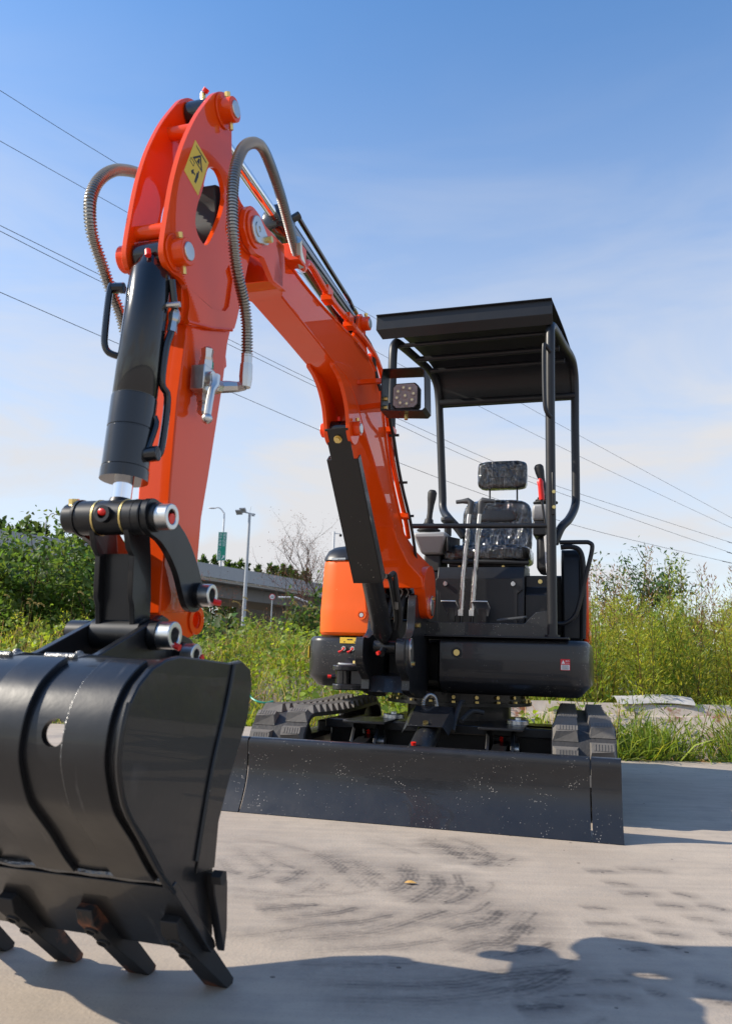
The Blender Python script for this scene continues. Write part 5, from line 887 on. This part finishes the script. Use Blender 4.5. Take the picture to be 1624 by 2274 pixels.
# ================================================================== vegetation
rng = np.random.default_rng(11)
def unit(a): return a / np.maximum(1e-9, np.linalg.norm(a, axis=1, keepdims=True))
def leafset(kind, pos, dirs, length, width, colr, nrm=None):
    """vertex, face and colour arrays for many small leaves"""
    n = len(pos); d = unit(dirs)
    if nrm is None: nrm = rng.normal(size=(n, 3)) + np.array([0, -.2, 1.2])
    sd_ = unit(np.cross(d, nrm)); nn = np.cross(sd_, d); l = length[:, None]; w = width[:, None]
    if kind == 'rhomb':
        v = np.stack([pos, pos + d * l * .45 + sd_ * w * .5 + nn * w * .12, pos + d * l, pos + d * l * .45 - sd_ * w * .5 + nn * w * .12], 1); f = np.array([[0, 1, 2, 3]])
    elif kind == 'heart':
        v = np.stack([pos, pos + d * l * .12 + sd_ * w * .5 + nn * w * .1, pos + d * l * .62 + sd_ * w * .36 + nn * w * .05, pos + d * l - nn * l * .08, pos + d * l * .62 - sd_ * w * .36 + nn * w * .05, pos + d * l * .12 - sd_ * w * .5 + nn * w * .1], 1); f = np.array([[0, 1, 2, 3], [0, 3, 4, 5]])
    else:                                       # grass blade, bending over
        g_ = np.array([0, 0, -1.]); b1 = pos + d * l * .5 + g_ * l * .04; b2 = pos + d * l * .95 + g_ * l * .28
        v = np.stack([pos - sd_ * w * .5, pos + sd_ * w * .5, b1 + sd_ * w * .42, b1 - sd_ * w * .42, b2 + sd_ * w * .06, b2 - sd_ * w * .06], 1); f = np.array([[0, 1, 2, 3], [3, 2, 4, 5]])
    k = v.shape[1]; F = (f[None] + (np.arange(n) * k)[:, None, None]).reshape(-1, 4)
    return v.reshape(-1, 3), F, np.repeat(colr, k, 0)
def stemset(paths, r, colr):
    V, F, Cc, n = [], [], [], 0
    for p in paths:
        p = np.asarray(p, float); m_ = len(p); rr = np.linspace(r, r * .35, m_)[:, None]
        for k in range(3):
            a = 2.1 * k; V.append(p + rr * np.array([math.cos(a), math.sin(a), 0]))
        for i in range(m_ - 1):
            for k in range(3): k2 = (k + 1) % 3; F.append([n + k * m_ + i, n + k2 * m_ + i, n + k2 * m_ + i + 1, n + k * m_ + i + 1])
        n += 3 * m_; Cc.append(np.tile(colr, (3 * m_, 1)))
    return np.concatenate(V), np.array(F), np.concatenate(Cc)
def mesh_from(sets, name):
    n = 0; V, F, Cc = [], [], []
    for v, f, c in sets: V.append(v); F.append(f + n); Cc.append(c); n += len(v)
    V, F, Cc = np.concatenate(V), np.concatenate(F), np.concatenate(Cc)
    me = bpy.data.meshes.new(name); me.vertices.add(len(V)); me.vertices.foreach_set('co', V.astype(np.float32).ravel())
    me.loops.add(F.size); me.loops.foreach_set('vertex_index', F.astype(np.int32).ravel()); me.polygons.add(len(F))
    me.polygons.foreach_set('loop_start', (np.arange(len(F)) * 4).astype(np.int32)); me.update(calc_edges=True)
    at = me.attributes.new('Col', 'FLOAT_COLOR', 'POINT'); at.data.foreach_set('color', np.concatenate([np.clip(Cc, 0, 1), np.ones((len(Cc), 1))], 1).astype(np.float32).ravel())
    me.materials.append(M['leaves']); return me
def plant_obj(sets, name, parent=None, loc=None):
    o = bpy.data.objects.new(name, mesh_from(sets, name)); col.objects.link(o); o.parent = parent
    if loc is not None: o.location = loc
    return o
def hue(n, base, var=.25, warm=.0):
    c = np.array(base)[None] * (1 + rng.normal(size=(n, 1)) * var); c = c * (1 + rng.normal(size=(n, 3)) * .06); c[:, 0] *= 1 + warm * rng.random(n); return np.clip(c, .004, .9)
GREEN, LIME, DARK, STRAW, OLIVE, BROWN = (.13, .225, .035), (.27, .36, .05), (.03, .07, .016), (.50, .41, .19), (.30, .36, .058), (.27, .16, .08)
def tall_weed(x, y, h, lean, n=None, base=OLIVE, seedhead=False):
    """slim upright weed: stem, side twigs and many narrow leaves"""
    n = n or int(470 * h); t = rng.random(n) ** .75; t = .06 + .94 * t
    ax = np.stack([x + lean[0] * t ** 1.6, y + lean[1] * t ** 1.6, h * t - .05], 1); az = rng.random(n) * 6.283
    rad = (.03 + .10 * np.sin(np.pi * np.clip(t * 1.05, 0, 1)) ** .8 * rng.random(n)); o = np.stack([np.cos(az), np.sin(az), .5 + rng.random(n)], 1)
    pos = ax + o * rad[:, None] * np.array([1, 1, .6]); ln = (.03 + .045 * rng.random(n)) * (1.25 - .7 * t); c = hue(n, base, .22, .35)
    S = [leafset('rhomb', pos, o + rng.normal(size=(n, 3)) * .45, ln, ln * .17 + .002, c)]
    tt = np.linspace(0, 1, 5); st_ = np.stack([x + lean[0] * tt ** 1.6, y + lean[1] * tt ** 1.6, h * tt - .06], 1); S.append(stemset([st_], .006, np.array(random.choice([(.20, .17, .06), (.25, .17, .08), (.16, .19, .05), (.12, .05, .035)]))))
    if seedhead:
        m_ = 150; t = .62 + .42 * rng.random(m_); az = rng.random(m_) * 6.283; rad = (1.08 - t) * .32 * rng.random(m_) + .012; pos = np.stack([x + lean[0] * t ** 1.6 + np.cos(az) * rad, y + lean[1] * t ** 1.6 + np.sin(az) * rad, h * t - .05 + rad * .5], 1)
        S.append(leafset('rhomb', pos, np.stack([np.cos(az), np.sin(az), 1.4 + 0 * az], 1), .02 + .025 * rng.random(m_), .006 + .006 * rng.random(m_), hue(m_, BROWN if rng.random() < .5 else OLIVE, .25)))
        tw = []
        for i in range(12):
            t0 = rng.uniform(.5, .95); a = rng.uniform(0, 6.28); p0 = np.array([x + lean[0] * t0 ** 1.6, y + lean[1] * t0 ** 1.6, h * t0 - .05]); e_ = (1.08 - t0) * .42; tw.append([p0, p0 + np.array([math.cos(a) * e_ * .5, math.sin(a) * e_ * .5, e_ * .8]), p0 + np.array([math.cos(a) * e_ * .75, math.sin(a) * e_ * .75, e_ * 1.5])])
        S.append(stemset(tw, .0025, np.array(BROWN)))
    return S
def grass(n, xs, ys, zs, lmin, lmax, base, wid=.007, up_=1.6, var=.25):
    d = rng.normal(size=(n, 3)) * np.array([.6, .6, .2]); d[:, 2] += up_; l = lmin + (lmax - lmin) * rng.random(n)
    return leafset('blade', np.stack([xs, ys, zs], 1), d, l, wid * (.6 + .8 * rng.random(n)), hue(n, base, var, .3))
def edge_y(x): return np.interp(x, [p[0] for p in edge], [p[1] for p in edge])
# ---- weed thicket on the right and behind the machine
S = []
for i in range(460):
    x = rng.uniform(.2, 6.2); y = max(6.3, edge_y(x) + .85) + rng.random() ** 1.3 * 3.6; S += tall_weed(x, y, rng.uniform(.85, 1.28) + .05 * (y - 6), (rng.normal() * .12, rng.normal() * .12), base=[OLIVE, LIME, OLIVE, GREEN][rng.integers(4)])
tag(plant_obj(S, 'weed_thicket'), 'dense thicket of slender yellow green weeds behind the rusty sheets', 'weeds', kind='stuff')
S = []
n = 6500; xs = rng.uniform(.3, 6, n); xs = xs[(np.sin(xs * 4.3) + np.sin(xs * 9.7 + 1) + rng.normal(size=n) * .9) > -.4]; n = len(xs); ys = edge_y(xs) + .02 + rng.random(n) ** 1.3 * .8; S.append(grass(n, xs, ys, ys * 0 - .05, .16, .55, (.19, .27, .04), .010, 1.1, .35)); S.append(grass(2500, xs[:2500], edge_y(xs[:2500]) + .05 + .45 * rng.random(2500), xs[:2500] * 0 - .05, .2, .6, GREEN, .010, 1.2))
xs = rng.uniform(.5, 6, 500); S.append(grass(500, xs, edge_y(xs) + .03, xs * 0, .12, .3, GREEN, .012, .35))
xs = rng.uniform(.6, 6, 260); ys = edge_y(xs) + .1 + .7 * rng.random(260); S.append(grass(260, xs, ys, xs * 0 - .05, .35, .7, STRAW, .004, 2.2)); xs = rng.uniform(.6, 6, 420); S.append(grass(420, xs, edge_y(xs) - .02 + .25 * rng.random(420), xs * 0, .08, .22, STRAW, .006, .25))
for i in range(40):
    x = rng.uniform(.5, 5.5); S += tall_weed(x, edge_y(x) + rng.uniform(.15, .6), rng.uniform(.25, .55), (rng.normal() * .15, rng.normal() * .1), n=110, base=[GREEN, LIME][i % 2])
tag(plant_obj(S, 'verge_grass'), 'fringe of bright green grass between concrete and rusty sheets', 'grass', kind='stuff')
for i, q in enumerate([(2.73, 7.60, 1.72), (2.83, 7.40, 1.63), (3.13, 7.80, 1.68), (3.17, 7.50, 1.56), (2.46, 7.20, 1.49), (3.10, 7.00, 1.40), (2.28, 7.30, 1.50), (3.33, 7.20, 1.52), (2.10, 7.00, 1.51), (2.84, 6.90, 1.32)]):
    q = Vector(q); sets = tall_weed(0, 0, q.z, (rng.normal() * .05, 0), n=150, base=OLIVE, seedhead=True)
    o = plant_obj(sets[:1] + sets[2:3], 'foliage'); ro = empty('seeding_weed', (q.x, q.y, 0)); o.parent = ro; o2 = plant_obj([sets[1]] + sets[3:], 'stem', ro)
    tag(ro, 'tall weed with a feathery brown seed head standing above the thicket', 'weed', 'seeding weeds above the thicket')
# ---- grass, vines and foxtails behind the machine and on the left
def cover_h(x, y): return .12 + .78 * np.clip((y - edge_y(x)) / 3.2, 0, 1) + .10 * np.sin(x * 2.3 + y) + .08 * np.sin(x * 5.1 - y * 2.2)
S = []; n = 15000
xs = rng.uniform(-7.5, 1.6, n); ys = edge_y(xs) + .05 + rng.random(n) ** 1.1 * 5.0; hh = cover_h(xs, ys); zs = np.clip(hh * (1 - .55 * rng.random(n) ** 2) + rng.normal(size=n) * .04, .0, 2)
d = rng.normal(size=(n, 3)) * np.array([1, 1, .45]); nrm = rng.normal(size=(n, 3)) * .55 + np.array([-.15, -.45, .9]); sz = .03 + .05 * rng.random(n) ** 1.5
base = np.array(GREEN)[None] * .9 + (np.array(LIME) - np.array(GREEN))[None] * rng.random((n, 1)) ** .7 * 1.15
S.append(leafset('heart', np.stack([xs, ys, zs], 1), d, sz, sz * .9, np.clip(base * (1 + rng.normal(size=(n, 1)) * .2), .01, .8), nrm))
n = 16000; xs = rng.uniform(-7.5, 1.6, n); ys = edge_y(xs) + .02 + rng.random(n) ** 1.2 * 4.5; S.append(grass(n, xs, ys, np.maximum(-.05, cover_h(xs, ys) - .3), .14, .42, LIME, .007, 1.4, .3))
n = 2600; xs = rng.uniform(-7.5, 1.6, n); ys = edge_y(xs) + rng.random(n) * 4; S.append(grass(n, xs, ys, np.maximum(-.05, cover_h(xs, ys) - .35), .3, .75, STRAW, .004, 2.2, .25))
tag(plant_obj(S, 'ground_cover'), 'tangle of creeping vine leaves and grass behind the concrete yard', 'undergrowth', kind='stuff')
S = []
for i in range(110):
    x = rng.uniform(-7, 1.2); y = edge_y(x) + .8 + 4 * rng.random(); S += tall_weed(x, y, rng.uniform(.55, 1.0) + .05 * (y - 7), (rng.normal() * .15, rng.normal() * .1), n=170, base=[LIME, GREEN, OLIVE][rng.integers(3)])
tag(plant_obj(S, 'leafy_weeds'), 'scattered upright leafy weeds among vines behind the bucket and boom', 'weeds', kind='stuff')
S = []
for i in range(230):                            # foxtail heads on nodding stalks
    x = rng.uniform(-6.8, 4.5); y = max(edge_y(x) + .4, 6.3 if x > .6 else 0) + 3.2 * rng.random(); h = (cover_h(x, y) if x < 1.2 else .75) + rng.uniform(.1, .42); a = rng.normal() * .6 + .4; L_ = rng.uniform(.06, .12)
    p = np.array([[x, y, 0], [x + .02, y, h * .6], [x + .05 * math.cos(a), y, h], [x + .09 * math.cos(a), y + .02, h + .02]]); S.append(stemset([p], .0025, np.array((.26, .22, .08))))
    m_ = 46; t = rng.random(m_); az = rng.random(m_) * 6.28; dirx = np.array([math.cos(a), .2, .35 - .5 * 0]); c0_ = p[3] + dirx * L_ * t[:, None] - np.array([0, 0, 1]) * (t[:, None] ** 2) * L_ * .7
    o = np.stack([np.cos(az) * .6, np.sin(az) * .6, .2 + np.sin(az)], 1); S.append(leafset('rhomb', c0_, o + dirx, .022 + 0 * t, .006 + 0 * t, hue(m_, (.42, .34, .13), .2)))
tag(plant_obj(S, 'foxtail_grass'), 'nodding straw coloured foxtail seed heads over the undergrowth', 'foxtail', kind='stuff')
# ---- shrubs and trees
def woody(loc, h, spread, nleaf, lsize, colr, label, cat, name, nb=16, kind='heart', grp=None, bark=(.13, .09, .055), bare=False, depth=2, trunk_r=.03, zmin=.15):
    P = []; tips = []
    def grow(p, d, L_, r, lev):
        q = [p]; dd = np.array(d, float)
        for i in range(4): dd = dd + rng.normal(size=3) * .13 + np.array([0, 0, .05]); dd /= np.linalg.norm(dd); q.append(q[-1] + dd * L_ / 4)
        P.append((q, r)); tips.extend(q[2:])
        if lev < depth:
            for k in range(4 if lev else nb): 
                j = rng.integers(1, 5); a = rng.random() * 6.28; e_ = np.array([math.cos(a), math.sin(a), rng.uniform(.2, 1.0)]); grow(q[j], (dd * .5 + e_ * spread), L_ * rng.uniform(.38, .62), r * .5, lev + 1)
    grow(np.array([0, 0, -.06]), (0, 0, 1), h * .72, trunk_r, 0)
    ro = empty(name, loc); tag(ro, label, cat, grp)
    sets = [stemset([q], r, np.array(bark)) for q, r in P]; plant_obj(sets, 'trunk', ro)
    T = np.array([t for t in tips if t[2] > zmin * h]); T = T[np.linspace(0, len(T) - 1, len(T)).astype(int)]; idx = rng.integers(0, len(T), nleaf); pos = T[idx] + rng.normal(size=(nleaf, 3)) * (.05 * h if not bare else .022 * h)
    d = rng.normal(size=(nleaf, 3)); d[:, 2] -= .3; sz = lsize * (.55 + .8 * rng.random(nleaf))
    plant_obj([leafset(kind, pos, d, sz, sz * (.62 if kind == 'heart' else .35), hue(nleaf, colr, .3, .3), rng.normal(size=(nleaf, 3)) * .6 + np.array([-.2, -.3, 1]))], 'foliage', ro); return ro
for i, (q, nl) in enumerate([((-4.13, 11.00, 2.27), 2600), ((-5.00, 11.60, 2.13), 2600), ((-4.82, 10.60, 1.77), 2200), ((-3.89, 11.40, 1.97), 2200), ((-4.17, 10.40, 1.86), 2400), ((-5.88, 12.00, 2.26), 1500), ((-3.75, 10.20, 1.61), 1800)]):
    q = Vector(q); woody((q.x, q.y, 0), q.z * .92, .75, nl, .082, [(.105, .19, .04), (.08, .15, .03), (.07, .14, .035)][i % 3], 'broad leaved green shrub in the clump behind the bucket', 'shrub', 'broadleaf_shrub', grp='broad leaved shrubs behind the bucket', nb=13)
q = Vector((-1.38, 20, 3.38)); woody((q.x, q.y, 0), q.z * 1.03, .9, 3000, .035, (.16, .10, .055), 'small bare reddish tree with fine twigs beside the engine hood', 'tree', 'bare_tree', nb=12, kind='rhomb', bark=(.17, .12, .085), bare=True, depth=3, zmin=.35, trunk_r=.035)
q = Vector((-1.68, 19, 3.08)); woody((q.x, q.y, 0), q.z, .9, 1600, .035, (.16, .10, .055), 'smaller bare twiggy tree left of the reddish one', 'tree', 'bare_tree', nb=11, kind='rhomb', bark=(.16, .12, .085), bare=True, depth=3, zmin=.35, trunk_r=.03)
q = Vector((-1.13, 9.5, 1.55)); woody((q.x, q.y, 0), q.z, .9, 420, .02, (.20, .10, .06), 'dry brown seeding shrub in front of the floodlight pole', 'shrub', 'dry_shrub', nb=14, kind='rhomb', bark=(.20, .13, .08), bare=True, zmin=.5, trunk_r=.008)
q = Vector((-1.58, 10, 1.46)); woody((q.x, q.y, 0), q.z, .9, 380, .02, (.20, .10, .06), 'dry brown seeding shrub beside the orange arm', 'shrub', 'dry_shrub', nb=12, kind='rhomb', bark=(.20, .13, .08), bare=True, zmin=.5, trunk_r=.008)
q = Vector((4.05, 13, 2.42)); woody((q.x, q.y, 0), q.z, 1.0, 2300, .09, (.05, .115, .03), 'dark green tree with drooping foliage behind the weed thicket', 'tree', 'dark_tree', nb=14, kind='rhomb', trunk_r=.05, zmin=.45)
q = Vector((-1.06, 16, 1.83)); woody((q.x, q.y, 0), q.z, .8, 1300, .10, (.06, .12, .025), 'bushy green shrub growing at the foot of the bare trees', 'shrub', 'green_shrub', nb=13)
# poplars beyond the viaduct
pv = []
for k in range(3):
    h = 13.; n = 900; t = .12 + .88 * rng.random(n); az = rng.random(n) * 6.28; rad = 1.5 * np.sin(np.pi * np.clip(.1 + .86 * t, 0, 1)) ** .7 * np.sqrt(rng.random(n)) * (1 + .3 * np.sin(t * 17 + k)); pos = np.stack([np.cos(az) * rad, np.sin(az) * rad, h * t], 1); sz = .35 + .4 * rng.random(n)
    pv.append((mesh_from([leafset('rhomb', pos, rng.normal(size=(n, 3)) + np.array([0, 0, .6]), sz, sz * .75, hue(n, (.055, .095, .022), .3))], 'foliage'), mesh_from([stemset([[(0, 0, -.1), (0, 0, h * .5), (0, 0, h * .95)]], .16, np.array((.12, .09, .06)))], 'trunk')))
for i, q in enumerate([(-20.1, 98.0, 12.4), (-19.5, 102.0, 12.7), (-18.5, 106.0, 12.8), (-16.4, 99.0, 11.6), (-16.2, 103.0, 12.5), (-15.9, 107.0, 12.7), (-13.4, 100.0, 11.6), (-12.4, 104.0, 12.2), (-12.1, 108.0, 12.5), (-10.4, 101.0, 11.9), (-9.9, 105.0, 12.0), (-8.6, 98.0, 10.9), (-7.4, 102.0, 11.5), (-8.2, 106.0, 11.4), (-46.2, 99.0, 16.2), (-46.9, 103.0, 16.0), (-47.6, 107.0, 16.7), (-43.3, 100.0, 16.3), (-43.8, 104.0, 16.6), (-44.3, 108.0, 16.9), (-39.4, 101.0, 15.5), (-38.9, 105.0, 15.5), (-34.7, 98.0, 14.2)]):
    q = Vector(q); ro = empty('poplar_tree', (q.x, q.y, 0)); sc_ = q.z / 13.; ro.scale = (sc_ * (.8 + .05 * (i % 5)), sc_ * .9, sc_); ro.rotation_euler = (0, 0, i * 1.3)
    for nm, me in zip(('foliage', 'trunk'), pv[i % 3]): o = bpy.data.objects.new(nm, me); col.objects.link(o); o.parent = ro
    tag(ro, 'small poplar tree in the row beyond the viaduct', 'tree', 'poplar trees beyond the viaduct')
# distant hedge closing the view at ground level
n = 9000; xs = rng.uniform(-60, 60, n); ys = 26 + 60 * rng.random(n) * 0 + 10 * rng.random(n); zs = 1.6 * rng.random(n) ** .8 * (1 + .35 * np.sin(xs * .7) + .2 * np.sin(xs * 2.1)); sz = .25 + .3 * rng.random(n)
tag(plant_obj([leafset('heart', np.stack([xs, ys, zs], 1), rng.normal(size=(n, 3)), sz, sz * .8, hue(n, (.06, .11, .025), .3), rng.normal(size=(n, 3)) * .5 + np.array([-.2, -.6, .7]))], 'far_hedge'), 'distant band of green scrub beyond the undergrowth', 'scrub', kind='stuff')
# ================================================================== finish
for o in bpy.data.objects:
    if '_mc' in o: del o['_mc']
scn.render.engine = 'CYCLES'
scn.cycles.max_bounces = 8; scn.cycles.transparent_max_bounces = 12; scn.cycles.use_denoising = True
